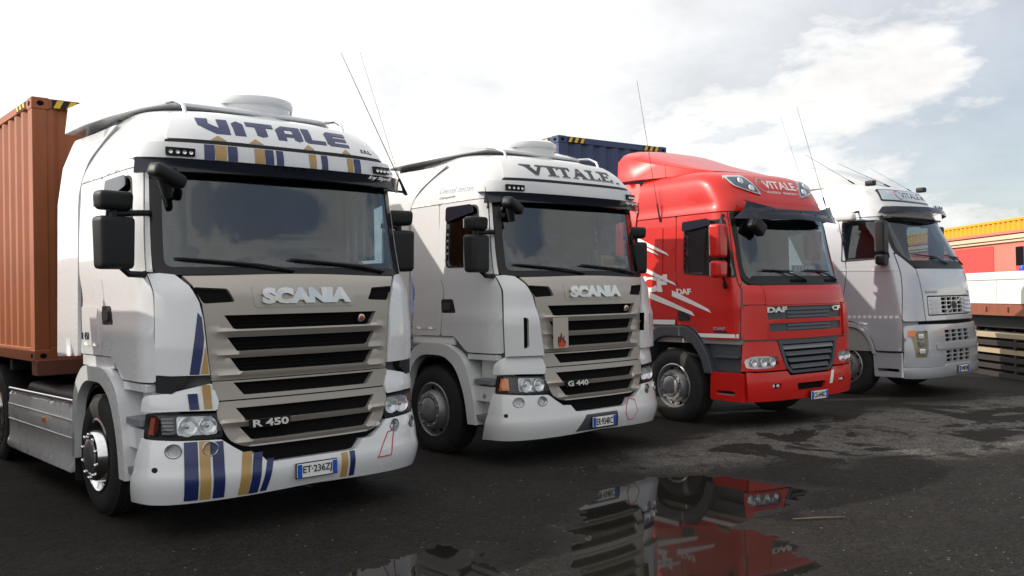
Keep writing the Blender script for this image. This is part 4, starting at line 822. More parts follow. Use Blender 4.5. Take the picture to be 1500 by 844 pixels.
    for a, b, c, d, h in ((2.06, 2.57, 1.47, 2.34, .035), (2.02, 2.49, 1.67, 2.35, .03), (2.02, 2.17, 1.33, 1.92, .035), (1.95, 1.80, .99, 1.51, .045), (1.36, 1.78, .70, 1.55, .04)):
        panel('slash_mark', P, [sy(a, b-h), sy(c-.05, d-h), sy(c, d+h*.3), sy(a, b+h)], TEXTWHITE, root, .0195, .0165, step=.06, bevel=0)
    text('lettering', 'DAF', S.P, (sy(.62, 1.27)[0], 1.285, sy(.42, 1.27)[0], 1.325), TEXTGREY, root, .0085, -.005, .02); panel('badge_strip', P, [sy(.62, 1.25), sy(.40, 1.25), sy(.40, 1.278), sy(.62, 1.278)], TEXTDARK, root, .0085, -.005, step=.1, bevel=0)
    # spoiler and side fairing
    bm = bmesh.new(); rows = []
    for y, zb, zt, hw in ((1.0, 3.44, 3.49, .70), (1.3, 3.44, 3.59, .86), (1.8, 3.44, 3.76, .98), (2.2, 3.45, 3.92, 1.05), (2.50, 3.45, 3.99, 1.07), (2.55, 3.45, 3.94, 1.07)):
        n = 14; rows.append([bm.verts.new((-hw*math.cos(PI*q/n), y, zb+(zt-zb)*(0 if q in (0, n) else math.sin(PI*q/n)**.3))) for q in range(n+1)])
    for a, b in zip(rows, rows[1:]):
        for q in range(14): bm.faces.new((a[q], a[q+1], b[q+1], b[q]))
        bm.faces.new((a[0], b[0], b[-1], a[-1]))
    bm.faces.new(rows[0]); bm.faces.new(rows[-1][::-1]); bm_obj('roof_spoiler', bm, PAINT, root, .01, sharp=50)
    for sg in (-1, 1):
        V2, F2 = cdt(rpoly([(2.11, 1.45), (2.11, 3.40), (2.50, 3.42), (2.50, 1.45)], [.03, .06, .03, .05]), (), .12)
        slab('side_fairing', V2, F2, lambda uv, off, sg=sg: np.stack([sg*(np.interp(uv[:, 1], [1.3, 2.8, 3.42], [1.17, 1.13, 1.0])+off+.03*np.clip((uv[:, 0]-2.1)/.4, 0, 1)), uv[:, 0], uv[:, 1]], -1), PAINT, root, .0, -.03, .006)
    antenna(root, (-1.14, 1.60, 2.80), (-1.10, 2.05, 4.9)); antenna(root, (1.05, .40, 2.95), (.95, .8, 4.5), r=.005)

# ------------------------------------------------------------------ the silver-white tractor at the end of the row
KV = [(.28, 1.19, .06, .50, 3.0), (.36, 1.225, .01, .50, 3.2), (.70, 1.235, .0, .50, 3.2), (1.15, 1.228, .035, .50, 3.1), (1.25, 1.224, .06, .50, 3.1), (1.65, 1.22, .09, .50, 3.0), (2.0, 1.215, .14, .52, 3.0), (2.15, 1.21, .19, .52, 3.0),
      (2.92, 1.15, .56, .50, 2.9), (3.05, 1.13, .62, .50, 2.9), (3.29, 1.08, .72, .52, 2.9), (3.50, .99, .86, .55, 2.8), (3.60, .90, 1.08, .55, 2.6), (3.66, .80, 1.45, .5, 2.5)]
def silver_tractor(root):
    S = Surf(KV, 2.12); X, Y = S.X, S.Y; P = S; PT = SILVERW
    def wsp(e): return rpoly([X(-.80, 2.16-e), X(.80, 2.16-e), X(.98+e, 2.24-e), X(1.07+e, 2.42), X(.98+e, 2.95+e), X(-.98-e, 2.95+e), X(-1.07-e, 2.42), X(-.98-e, 2.24-e)], [.1, .1, .1, .1, .04, .04, .1, .1])
    dwin = rpoly([Y(.56, 2.31), Y(.80, 2.93), Y(1.38, 2.95), Y(1.38, 2.28)], .05)
    core(root, S, .75, 3.58, [wsp(.02), dwin, mir(dwin, -1)], INTL); interior(root, .48, 2.15, 1.12, 2.08, INTL, 3.0)
    panel('windscreen', P, wsp(.01), GLASS, root, .002, -.006, bevel=0); panel('windscreen_frame', P, wsp(.05), BLACKG, root, .007, -.034, [wsp(-.005)], bevel=.003)
    panel('scuttle', P, rpoly([X(-.83, 2.13), X(.83, 2.13), X(.97, 2.25), X(-.97, 2.25)], .05), BLACKP, root, .010, -.002, bevel=.004)
    for s0, s1, pv in ((-.85, -.1, .12), (.12, .85, .93)): wiper(root, S, s0, s1, 2.34, 2.30, (pv, 2.19))
    # bonnet and grille
    gp = rpoly([(-.80, 1.335), (.80, 1.335), (.80, 1.655), (-.80, 1.655)], .03)
    cells = [[(-.42+.20*c+.012, 1.365+.068*r+.008), (-.42+.20*c+.188, 1.365+.068*r+.008), (-.42+.20*c+.188, 1.365+.068*r+.060), (-.42+.20*c+.012, 1.365+.068*r+.060)] for c in range(4) for r in range(4)]
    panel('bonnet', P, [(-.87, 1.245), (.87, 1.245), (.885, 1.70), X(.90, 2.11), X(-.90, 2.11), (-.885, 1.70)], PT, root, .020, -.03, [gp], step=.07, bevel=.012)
    g = panel('grille', P, rpoly([(-.785, 1.35), (.785, 1.35), (.785, 1.64), (-.785, 1.64)], .02), PT, root, .022, -.02, cells, step=.08, bevel=.005)
    panel('grille_slot', P, gp, DARK, g, -.012, -.04, step=.15, bevel=0)
    for sg in (-1, 1):
        for r in range(4): panel('grille_louvre', P, mir(rpoly([(.44, 1.375+.068*r), (.76, 1.375+.068*r), (.72, 1.41+.068*r), (.44, 1.41+.068*r)], .01), sg), PT, g, lambda s_, z, r=r: .022+.022*(1.41+.068*r-z)/.035, .01, step=.1, bevel=.003)
    panel('grille_slash', P, [(-.33, 1.35), (-.28, 1.35), (.36, 1.64), (.31, 1.64)], ALU, g, .036, .015, step=.1, bevel=.003)
    lathe('round_badge', [(.028, .0), (.028, .02), (.058, .02), (.058, .0)], Matrix.Translation(S.at(.02, 1.497, .03)) @ Matrix.Rotation(PI/2, 4, 'X'), DARKSTEEL, g, 24)
    text('lettering', 'VOLVO', S.P, (-.84, 1.70, -.50, 1.74), TEXTGREY, root, .027, .01, .04); text('lettering', 'FH', S.P, (.70, 1.70, .80, 1.735), TEXTGREY, root, .027, .01, .03)
    panel('front_gap', P, [(-1.0, 1.13), (1.0, 1.13), (1.0, 1.26), (-1.0, 1.26)], DARK, root, -.02, -.05, step=.2, bevel=0)
    # lower front
    bt = lambda s_, z: .03+.02*math.sin(PI*max(0, min(1, (z-.30)/.35)))
    lc = [[(-.455+.233*c+.016, zb+.068*r+.008), (-.455+.233*c+.208, zb+.068*r+.008), (-.455+.233*c+.208, zb+.068*r+.056), (-.455+.233*c+.016, zb+.068*r+.056)] for zb in (.895, .56) for c in range(4) for r in range(3)]
    hpR = rpoly([X(1.13, .66), X(1.165, 1.08), X(.90, 1.095), X(.92, .80), X(.955, .655)], [.02, .03, .03, .05, .02])
    lf = panel('lower_front', P, rpoly([Y(.335, .50), Y(.335, 1.17), X(1.0, 1.19), X(0, 1.175), X(-1.0, 1.19), (-Y(.335, 1.17)[0], 1.17), (-Y(.335, .50)[0], .50)], [0, .05, 0, 0, 0, .05, 0]), PT, root, .026, -.03, lc+[hpR, mir(hpR, -1)], step=.06, bevel=.006)
    panel('grille_slot', P, [(-.52, .53), (.52, .53), (.52, 1.13), (-.52, 1.13)], DARK, lf, -.012, -.04, step=.15, bevel=0)
    panel('centre_bar', P, rpoly([(-.72, .775), (.72, .775), (.75, .88), (-.75, .88)], .03), PT, lf, .042, .01, step=.07, bevel=.008)
    for sg in (-1, 1):
        hl = panel('headlamp', P, mir(hpR, sg), mat('gold_lamp', (.32, .25, .13), .3, .4), root, -.012, -.05, step=.06, bevel=0); panel('lens', P, mir(hpR, sg), LENS, hl, .024, .018, step=.06, bevel=0)
        for zz in (.76, .88, 1.0): box('reflector', S.at(sg*X(1.03, zz)[0], zz, .008), (.11, .05, .085), LAMPW if zz != .88 else GREYP, hl, .02, Matrix.Rotation(sg*R(28), 3, 'Z'))
        panel('side_marker', P, mir(rpoly([Y(.20, 1.0), Y(.20, 1.10), Y(.27, 1.10), Y(.27, 1.0)], .01), sg), AMBER, root, .055, .02, step=.1, bevel=.004)
        panel('corner_panel', P, mir(rpoly([X(.882, 1.25), X(.897, 1.70), X(.915, 2.10), X(1.0, 2.20), X(1.10, 2.36), Y(.50, 2.36), Y(.40, 2.1), Y(.345, 1.25)], [.01, 0, 0, .05, .02, .02, .1, .05]), sg), PT, root, .015, -.03, bevel=.010)
        panel('pillar', P, mir([X(1.125, 2.40), X(1.035, 3.0), Y(.78, 3.0), Y(.50, 2.37)], sg), PT, root, .006, -.03, bevel=.004)
        dpoly = rpoly([Y(.355, .765), Y(.355, 1.25), Y(.41, 2.1), Y(.515, 2.37), Y(.795, 3.0), Y(1.46, 3.0), Y(1.46, 1.30), Y(1.10, 1.22), Y(.86, .98), Y(.80, .765)], [.04, 0, .1, .03, .03, .03, .04, .12, .12, .05])
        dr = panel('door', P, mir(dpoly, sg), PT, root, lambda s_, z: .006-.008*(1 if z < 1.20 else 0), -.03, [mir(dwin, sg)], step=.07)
        panel('window', P, mir(rpoly([Y(.553, 2.305), Y(.795, 2.935), Y(1.385, 2.955), Y(1.385, 2.275)], .05), sg), SGLASS, dr, -.012, -.018, bevel=0)
        panel('window_seal', P, mir(rpoly([Y(.54, 2.29), Y(.785, 2.95), Y(1.40, 2.97), Y(1.40, 2.26)], .05), sg), BLACKP, dr, .009, -.02, [mir(dwin, sg)], bevel=.002)
        for k in range(11): panel('white_square', P, mir([Y(.40+.092*k, 1.30), Y(.40+.092*k, 1.345), Y(.455+.092*k, 1.345), Y(.455+.092*k, 1.30)], sg), TEXTWHITE, dr, .0105, 0, step=.2, bevel=0)
        panel('door_crease', P, mir([Y(.42, 2.08), Y(.42, 2.10), Y(1.45, 2.13), Y(1.45, 2.11)], sg), PT, dr, .016, 0, step=.1, bevel=.004)
        panel('sleeper_side', P, mir(rpoly([Y(1.475, 1.30), Y(1.475, 3.0), Y(2.11, 3.0), Y(2.11, 1.30)], .03), sg), PT, root, .004, -.03)
        prism_side('step_skirt', rpoly([(.345, .33), (.345, .73), (.86, .73), (.84, .33)], [0, 0, .03, .03]), sg, .85, 1.20, PT, root, .012, [rpoly([(.42, .42), (.42, .47), (.78, .47), (.78, .42)], .01)])
        o = rpoly([(.80, .70), (.88, .98), (1.08, 1.22), (1.66, 1.24), (1.92, 1.05), (2.0, .62)], [0, .15, .2, .2, .2, 0], 5); i = rpoly([(.86, .70), (.93, .94), (1.11, 1.14), (1.62, 1.16), (1.84, 1.0), (1.92, .62)], [0, .15, .2, .2, .2, 0], 5)
        arch('mudguard', o, i, sg, .85, 1.225, PT, root, .012); wheel(root, sg*1.03, 1.37, sg, .505, .31, 'front', STEEL); front_end_flaps(root, 2.05, sg)
        big_mirror(root, sg, 1.33 if sg < 0 else 1.20, .60 if sg < 0 else .85, 2.38, 2.92, 2.18, 2.36, BLACKP, 1.16, .30)
        if sg < 0:
            k = rbox('ramp_mirror', (-1.34, 1.22, 3.02), (.16, .34, .14), WHITE, root, .06); tube('mirror_bracket', [(-1.30, 1.16, 3.08), (-1.10, 1.10, 3.12)], .02, BLACKP, k, 8)
    bo = [(0, .335), (.6, .335), X(1.0, .335), Y(.335, .34)]; tp = [Y(.335, .495), X(1.0, .495), (.50, .495), (.46, .53), (0, .53)]
    bmp = panel('bumper', P, [(a, b) for a, b in bo]+[(a, b) for a, b in tp]+[(-a, b) for a, b in tp[::-1][1:]]+[(-a, b) for a, b in bo[::-1][:-1]], PT, root, lambda s_, z: .034+.012*math.sin(PI*max(0, min(1, (z-.32)/.2))), -.03, step=.06, bevel=.010)
    plate(root, 'CW·802TN', .08, S.at(.08, .44, .05).y-.025, .43, surround=True)
    # roof, sign, visor
    zs = [3.015, 3.1, 3.2, 3.3, 3.4, 3.5, 3.58, 3.65]
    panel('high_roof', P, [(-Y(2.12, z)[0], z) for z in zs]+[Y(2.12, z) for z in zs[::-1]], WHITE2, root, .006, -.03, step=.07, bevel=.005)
    bm = bmesh.new(); zt = 3.645; b = [bm.verts.new(S.at(s_, zt, .004)) for s_ in np.linspace(-Y(2.12, zt)[0], Y(2.12, zt)[0], 41)]; c = bm.verts.new((0, 1.6, 3.69))
    for a, d in zip(b, b[1:]): bm.faces.new((a, d, c))
    bm_obj('roof', bm, WHITE2, root)
    so_ = panel('roof_sign', P, rpoly([X(-.87, 3.285), X(.87, 3.285), X(.79, 3.50), X(-.79, 3.50)], .04), BLACKG, root, .016, -.01, bevel=.004)
    panel('sign_face', P, rpoly([X(-.84, 3.305), X(.84, 3.305), X(.765, 3.485), X(-.765, 3.485)], .03), mat('sign_face', (.42, .50, .54), .2, 0, .5), so_, .0185, .01, bevel=0)
    text('lettering', 'VITALE srl', S.P, (-.30, 3.355, .66, 3.455), NAVY, so_, .0205, .015, .01)
    V2 = [(-.36+.10*math.cos(a)*k, 3.40+.085*math.sin(a)*k) for a in np.linspace(R(60), R(300), 20) for k in (1, .80)]; slab('ring_mark', V2, [[2*i, 2*i+1, 2*i+3, 2*i+2] for i in range(19)], S.P, REDLENS, so_, .0205, .015)
    vt = lambda s_, z: .05+.20*max(0, 1-abs(s_)/1.75)**.5
    vs_ = [Y(.82, 3.10), Y(.80, 3.20)]; panel('visor_top', P, [(-a, b) for a, b in vs_]+[(a, b) for a, b in vs_[::-1]], PT, root, lambda s_, z: vt(s_, z)*(1-.75*((z-3.10)/.10)), -.01, step=.06, bevel=.01)
    vs_ = [Y(.82, 2.995), Y(.82, 3.095)]; panel('sun_visor', P, [(-a, b) for a, b in vs_]+[(a, b) for a, b in vs_[::-1]], SMOKE, root, vt, lambda s_, z: vt(s_, z)-.015, step=.06, bevel=.004)
    for xx in (.42, .60, .78): lathe('visor_lamp', [(.035, -.02), (.035, .015), (.025, .02), (0, .012)], Matrix.Translation(S.at(xx, 3.15, .17)) @ Matrix.Rotation(PI/2, 4, 'X'), GREYP, root, 14)
    bm = bmesh.new(); rows = []
    for y, zb, zt, hw in ((1.25, 3.62, 3.66, .60), (1.5, 3.60, 3.82, .78), (1.9, 3.60, 3.99, .92), (2.35, 3.60, 4.09, 1.0), (2.6, 3.60, 4.10, 1.02), (2.66, 3.60, 4.04, 1.02)):
        n = 14; rows.append([bm.verts.new((-hw*math.cos(PI*q/n), y, zb+(zt-zb)*(0 if q in (0, n) else math.sin(PI*q/n)**.3))) for q in range(n+1)])
    for a, b in zip(rows, rows[1:]):
        for q in range(14): bm.faces.new((a[q], a[q+1], b[q+1], b[q]))
        bm.faces.new((a[0], b[0], b[-1], a[-1]))
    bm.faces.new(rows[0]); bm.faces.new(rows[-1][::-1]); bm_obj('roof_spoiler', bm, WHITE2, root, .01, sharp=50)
    for x_ in (-.93, .93): rbox('roof_horn', (x_, .98, 3.60), (.12, .16, .09), BLACKP, root, .03)
    antenna(root, (-.80, 1.35, 3.64), (-.95, 2.2, 4.25)); antenna(root, (.1, 1.15, 3.62), (-.35, 1.9, 4.1)); antenna(root, (-1.12, 1.95, 3.1), (-1.1, 2.6, 5.0), r=.004); antenna(root, (.80, 1.1, 3.58), (.45, 1.7, 4.05), r=.004)
    chassis(root, .9, 5.9, 5.0, rim=STEEL, front=1.37)
    for sg in (-1, 1): lathe('fuel_tank', [(0, -.7), (.28, -.7), (.32, -.66), (.32, .66), (.28, .7), (0, .7)], Matrix.Translation((sg*.85, 3.1, .70)) @ Matrix.Rotation(PI/2, 4, 'X'), ALU, root, 32)

t3 = empty('truck', (7.3449, -.2599, 0), -.1005); tag(t3, 'bright red tractor unit with smoked visor and white slash marks', 'truck', 'trucks parked in a row'); red_tractor(t3)
t4 = empty('truck', (12.0378, -.3008, 0), -.0236); tag(t4, 'silver-white tractor unit with square grid grilles beside the red truck', 'truck', 'trucks parked in a row'); silver_tractor(t4)
t0 = empty('truck', (-3.98, .55, 0), 0); tag(t0, 'white low-roofed tractor unit parked alongside the navy and gold striped one', 'truck', 'trucks parked in a row'); red_tractor(t0, WHITE, True)

# ------------------------------------------------------------------ containers and trailers
def corr_pts(length, pitch, depth):
    """corrugation profile along u: list of (u, d)"""
    n = max(1, round(length/pitch)); p = length/n; o = []
    for k in range(n):
        u = k*p; o += [(u, 0), (u+.30*p, 0), (u+.50*p, -depth), (u+.80*p, -depth)]
    return o+[(length, 0)]
def container(name, loc, rz, col, label, depth=.036, length=6.06, h=2.59, w_=2.44, front=True, fcol=None, chevron=True, pitch=.278):
    root = empty(name, loc, rz); tag(root, label, 'container', 'shipping containers')
    r_ = .12
    def wall(nm, length_, to3, m):
        pts = corr_pts(length_, pitch, depth); bm = bmesh.new(); A = []; B = []
        for u, d in pts: A.append(bm.verts.new(to3(u, r_*.9, d))); B.append(bm.verts.new(to3(u, h-r_*.7, d)))
        for k in range(len(pts)-1): bm.faces.new((A[k], A[k+1], B[k+1], B[k]))
        return bm_obj(nm, bm, m, root, sharp=12)
    for sg in (-1, 1): wall('side_wall', length-.24, lambda u, z, d, sg=sg: (sg*(w_/2-.012+d), .12+u, z), col)
    wall('front_wall', w_-.24, lambda u, z, d: (-w_/2+.12+u, .012-d, z), fcol or col)
    wall('rear_wall', w_-.24, lambda u, z, d: (-w_/2+.12+u, length-.012+d, z), col)
    for sx in (-1, 1):
        for yy in (.07, length-.07): box('corner_post', (sx*(w_/2-.07), yy, h/2), (.14, .14, h-.22), col, root, .008)
        for zz in (.07, h-.04): box('side_rail', (sx*(w_/2-.035), length/2, zz), (.07, length-.3, .14 if zz < 1 else .08), col, root, .006)
    for yy in (.035, length-.035):
        for zz in (.07, h-.05): box('end_rail', (0, yy, zz), (w_-.3, .07, .14 if zz < 1 else .10), col, root, .006)
    for sx in (-1, 1):
        for yy in (.085, length-.085):
            for zz in (.06, h-.055):
                c = box('corner_casting', (sx*(w_/2-.078), yy, zz), (.168, .182, .124), col, root, .012)
                V2 = [(sx*(w_/2-.078)+.034*math.cos(a), zz+.026*math.sin(a)) for a in np.linspace(0, 2*PI, 14, endpoint=False)]
                if yy < 1: panel('casting_hole', frontplane(-.0065), V2, DARK, c, .002, -.004, step=2, bevel=0)
                V2 = [(yy+.040*math.cos(a), zz+.026*math.sin(a)) for a in np.linspace(0, 2*PI, 14, endpoint=False)]; panel('casting_hole', sideplane(w_/2+.006, sx), V2, DARK, c, .002, -.004, step=2, bevel=0)
    bm = bmesh.new(); add_box(bm, (0, length/2, h-.03), (w_-.14, length-.14, .02)); bm_obj('roof', bm, col, root); bm = bmesh.new(); add_box(bm, (0, length/2, .12), (w_-.14, length-.14, .03)); bm_obj('floor', bm, CHASSIS, root)
    if chevron:
        for sx in (-1, 1):
            bx_ = box('chevron_plate', (sx*(w_/2-.37), -.004, h-.052), (.36, .006, .085), BLACKP, root, .001)
            for k in range(3):
                x0 = sx*(w_/2-.37)-.17+.125*k; panel('chevron_stripe', frontplane(-.0075), [(x0, h-.092), (x0+.06, h-.092), (x0+.10, h-.012), (x0+.04, h-.012)], YELLOWT, bx_, .002, 0, step=2, bevel=0)
            bx_ = box('chevron_plate', (sx*(w_/2+.003), .42, h-.04), (.006, .36, .06), BLACKP, root, .001)
            for k in range(3): panel('chevron_stripe', sideplane(w_/2+.0065, sx), [(.25+.125*k, h-.066), (.31+.125*k, h-.066), (.35+.125*k, h-.014), (.29+.125*k, h-.014)], YELLOWT, bx_, .002, 0, step=2, bevel=0)
    return root
def trailer(name, loc, rz, label, length=7.0, kingy=2.0, axles=(5.2, 6.4), zt=1.18, col=CHASSIS):
    root = empty(name, loc, rz); tag(root, label, 'trailer', 'semi-trailers')
    for sx in (-1, 1): box('frame_rail', (sx*.45, length/2, zt-.15), (.12, length, .28), col, root, .01)
    for k in range(6): box('cross_member', (0, .15+(length-.3)*k/5, zt-.07), (2.3, .12, .12), col, root, .01)
    for sx in (-1, 1):
        box('landing_leg', (sx*.75, 3.3, .62), (.12, .12, .9), col, root, .01)
        for a in axles: wheel(root, sx*1.04, a, sx, .5, .34, 'rear', STEEL)
    for a in axles: tube('axle', [(-1, a, .5), (1, a, .5)], .07, col, root, 10)
    box('headboard_bolster', (0, .10, zt-.04), (2.44, .20, .16), mat('rust_bolster', (.16, .05, .03), .7), root, .01)
    return root
BROWN = mat('container_brown', (.32, .092, .028), .55, noise=.4, nscale=3, ncol=(.19, .06, .03), bump=.05, bscale=15)
BLUEC = mat('container_blue', (.025, .05, .13), .5, noise=.3, nscale=3, ncol=(.06, .07, .10), bump=.05, bscale=15)
YELC = mat('container_yellow', (.60, .34, .012), .55, noise=.2, nscale=3, ncol=(.45, .28, .04))
c1 = container('container', (0, 3.37, 1.20), 0, BROWN, 'orange-brown corrugated container behind the navy and gold striped truck', h=2.69, length=6.06)
trailer('container_trailer', (0, 3.30, 0), 0, 'black container trailer under the orange-brown container', length=6.4, axles=(4.3, 5.5))
def along(base, a, p): return (base[0]+math.cos(a)*p[0]-math.sin(a)*p[1], base[1]+math.sin(a)*p[0]+math.cos(a)*p[1])
px, py = along((7.3449, -.2599), -.1005, (0, 3.743))
container('container', (px, py, 1.46), -.1005, BLUEC, 'dark blue corrugated container behind the red truck', h=2.896, length=6.06)
px, py = along((7.3449, -.2599), -.1005, (0, 3.67)); trailer('container_trailer', (px, py, .22), -.101, 'black container trailer under the dark blue container', length=6.4, axles=(4.3, 5.5)).location.z = 0

# ------------------------------------------------------------------ background yard at the right
VA = Vector((math.sin(YAW), math.cos(YAW), 0)); VR = Vector((math.cos(YAW), -math.sin(YAW), 0))
def yard(lat, dep): return Vector((CAMP.x, CAMP.y, 0))+VR*lat+VA*dep
BA = math.atan2(VA.y, VA.x)-PI/2         # heading: local +y runs along the yard's long axis
p = yard(17.0, 27.0); container('container', (p.x, p.y, 1.35), BA, YELC, 'yellow corrugated container standing behind the red store building', h=2.60, length=12.19, chevron=False, pitch=.30, depth=.07)
trailer('container_trailer', (p.x, p.y, 0), BA, 'black trailer carrying the yellow container', length=12.2, axles=(8.6, 9.9, 11.2), zt=1.33)
REDW = mat('faded_red_wall', (.56, .17, .13), .75, noise=.35, nscale=1.5, ncol=(.50, .22, .18), bump=.1, bscale=12); REDP = mat('fresh_red_paint', (.62, .06, .05), .6, noise=.25, nscale=3, ncol=(.5, .07, .06)); BEIGE = mat('beige_trim', (.58, .46, .32), .6)
st = empty('store_building', yard(13.45, 22.0), BA); tag(st, 'faded red steel store with a brighter red patch and a beige eave strip', 'building')
bm = bmesh.new(); add_box(bm, (1.3, 6.5, 1.60), (2.6, 13, 3.2)); bm_obj('wall', bm, REDW, st, .01)
box('roof', (1.3, 6.5, 3.26), (2.7, 13.1, .08), REDW, st, .01); box('eave_strip', (-.03, 6.5, 3.13), (.08, 13.05, .11), BEIGE, st, .01); box('eave_strip', (-.05, 6.5, 3.02), (.04, 13.0, .05), BEIGE, st, .006)
box('red_patch', (-.008, 3.98, 2.0), (.02, 2.2, 1.85), REDP, st, .003); box('door', (-.015, 1.2, 1.5), (.04, 1.1, 2.7), REDP, st, .005); box('door_vent', (-.04, 1.55, 2.6), (.02, .35, .5), DARK, st, .004)
# flat trailer with a white load
WHL = mat('white_panel', (.70, .70, .66), .55, noise=.2, nscale=2, ncol=(.55, .54, .50)); RUST = mat('rust_red_frame', (.24, .07, .035), .65, noise=.5, nscale=4, ncol=(.10, .04, .03)); TIM = mat('weathered_timber', (.032, .026, .021), .9, noise=.5, nscale=5, ncol=(.03, .025, .02), bump=.15, bscale=30)
def flatbed(loc, rz, lab1, lab2, hl=.5, cap=False):
    fl = empty('flatbed_trailer', loc, rz); tag(fl, lab1, 'trailer', 'semi-trailers')
    for sx in (.06, 2.34): box('frame_rail', (sx, 5, 1.30), (.12, 11, .24), RUST, fl, .01)
    box('deck', (1.2, 5, 1.40), (2.3, 11, .06), DARKSTEEL, fl, .005)
    for k in range(12): box('rail_bracket', (-.015, .3+.85*k, 1.32), (.05, .06, .10), RUST, fl, .005)
    box('under_frame', (1.2, 5, 1.05), (1.5, 10.6, .34), CHASSIS, fl, .02)
    for sx in (.25, 2.15):
        for a_ in (8.0, 9.3): wheel(fl, sx, a_, -1 if sx < 1 else 1, .5, .34, 'rear', STEEL)
        box('landing_leg', (sx, 1.5, .55), (.14, .14, 1.0), CHASSIS, fl, .01)
    ld = empty('white_panel_box', Vector(loc)+Vector((0, 0, 1.432)), rz); tag(ld, lab2, 'box', 'panel boxes on flatbeds')
    for sx in (.06, 2.3):
        for k in range(4): box('side_panel', (sx, -.45+2.73*(k+.5), hl/2), (.10, 2.715, hl), WHL, ld, .01)
        box('top_rail', (sx, 5, hl+.09), (.13, 10.9, .17), WHL, ld, .02)
    box('cover', (1.18, 5, hl+.08), (2.2, 10.8, .04), WHL, ld, .01)
    for y_ in (-.42, 10.42): box('end_panel', (1.18, y_, hl/2), (2.14, .06, hl), WHL, ld, .01)
    if cap: lathe('blue_cap', [(0, .12), (.06, .11), (.08, .05), (.08, 0)], Matrix.Translation((.10, 4.15, hl+.175)), mat('blue_cap', (.02, .05, .4), .4), ld, 16)
flatbed(yard(10.3, 14.0), BA, 'flatbed trailer with a rust-red frame standing in front of the red store', 'long white panel-sided box on the flatbed in front of the red store', .5, True)
flatbed(Vector((-5.16, 3.6, 0)), 0, 'flatbed trailer hitched to the low-roofed white truck', 'tall white panel-sided box on the flatbed behind the low-roofed white truck', .85)
PALET = mat('pale_timber', (.38, .30, .19), .8, noise=.4, nscale=5, ncol=(.25, .2, .14))
for k in range(6):
    for j in range(2):
        b = box('timber_beam', (0, 0, 0), (.20, 6.4-.3*((k*7+j*3) % 4), .095), PALET if (k in (3, 5) and j == 0) else TIM, None, .008); q = yard(9.70+.24*j+.02*(k % 2), 17.0+.12*((k*5+j) % 3)); b.location = (q.x, q.y, .05+.155*k); b.rotation_euler.z = BA
        tag(b, ('pale' if (k in (3, 5) and j == 0) else 'dark weathered')+' timber beam in the stack beside the flatbed trailer', 'beam', 'timber beams in a stack')
    for s_ in (-2.2, 0, 2.2):
        if k < 5:
            b = box('spacer_batten', (0, 0, 0), (.46, .07, .058), TIM, None, .004); q = yard(9.83, 17.1+s_); b.location = (q.x, q.y, .1265+.155*k); b.rotation_euler.z = BA; tag(b, 'short batten between layers of the timber stack', 'batten', 'battens in the timber stack')

# ------------------------------------------------------------------ ground
PA = [(.9, -2.1), (1.28, -1.68), (1.75, -1.37), (2.53, -1.05), (3.22, -.97), (3.73, -1.41), (3.63, -1.78), (3.85, -2.38), (3.12, -2.45), (2.55, -2.45), (2.2, -2.62), (2.25, -3.0), (1.75, -3.45), (.95, -3.6), (.55, -3.0), (.63, -2.51)]
PB = [(-1.1, -1.75), (-.55, -1.40), (-.06, -1.42), (.28, -1.42), (.36, -1.72), (.22, -2.1), (-.1, -2.5), (-.9, -2.4)]
def sdist(P, poly):
    """signed distance (inside positive) of points to a polygon"""
    d = np.full(len(P), 1e9); ins = np.zeros(len(P), bool); n = len(poly)
    for i in range(n):
        a = np.array(poly[i]); b = np.array(poly[(i+1) % n]); ab = b-a; t = np.clip(((P-a)@ab)/(ab@ab), 0, 1); d = np.minimum(d, np.linalg.norm(P-(a+t[:, None]*ab), axis=1))
        c = (a[1] > P[:, 1]) != (b[1] > P[:, 1]); xi = a[0]+(P[:, 1]-a[1])/np.where(abs(ab[1]) < 1e-9, 1e-9, ab[1])*ab[0]; ins ^= c & (P[:, 0] < xi)
    return np.where(ins, d, -d)
rng = np.random.default_rng(3)
def vnoise(P, sc, seed):
    g = np.random.default_rng(seed).random((256, 256)); q = P*sc+97.3; i = np.floor(q).astype(int); f = q-i; f = f*f*(3-2*f)
    a = g[i[:, 0] % 256, i[:, 1] % 256]; b = g[(i[:, 0]+1) % 256, i[:, 1] % 256]; c = g[i[:, 0] % 256, (i[:, 1]+1) % 256]; d = g[(i[:, 0]+1) % 256, (i[:, 1]+1) % 256]
    return (a*(1-f[:, 0])+b*f[:, 0])*(1-f[:, 1])+(c*(1-f[:, 0])+d*f[:, 0])*f[:, 1]
GX0, GX1, GY0, GY1, GS = -5.0, 15.0, -7.0, 5.0, .04
def gh(P):
    base = -.004+.006*(vnoise(P, 1.1, 1)-.5)+.005*(vnoise(P, 4, 2)-.5)+.004*(vnoise(P, 11, 4)-.5)+.006*(vnoise(P, 30, 5)-.5)
    dep = np.zeros(len(P))
    for pl in (PA, PB):
        s = sdist(P, pl)+.22*(vnoise(P, 3.2, 6)-.5)+.10*(vnoise(P, 9, 7)-.5); dep = np.maximum(dep, np.clip((s+.25)/.55, 0, 1))
    edge = np.clip(np.minimum.reduce([P[:, 0]-GX0, GX1-P[:, 0], P[:, 1]-GY0, GY1-P[:, 1]])/.5, 0, 1)
    return (base-.030*dep**1.0)*edge, dep
xs = np.arange(GX0, GX1+1e-6, GS); ys = np.arange(GY0, GY1+1e-6, GS); XX, YY = np.meshgrid(xs, ys, indexing='ij'); Q = np.stack([XX.ravel(), YY.ravel()], -1); H, DEP = gh(Q)
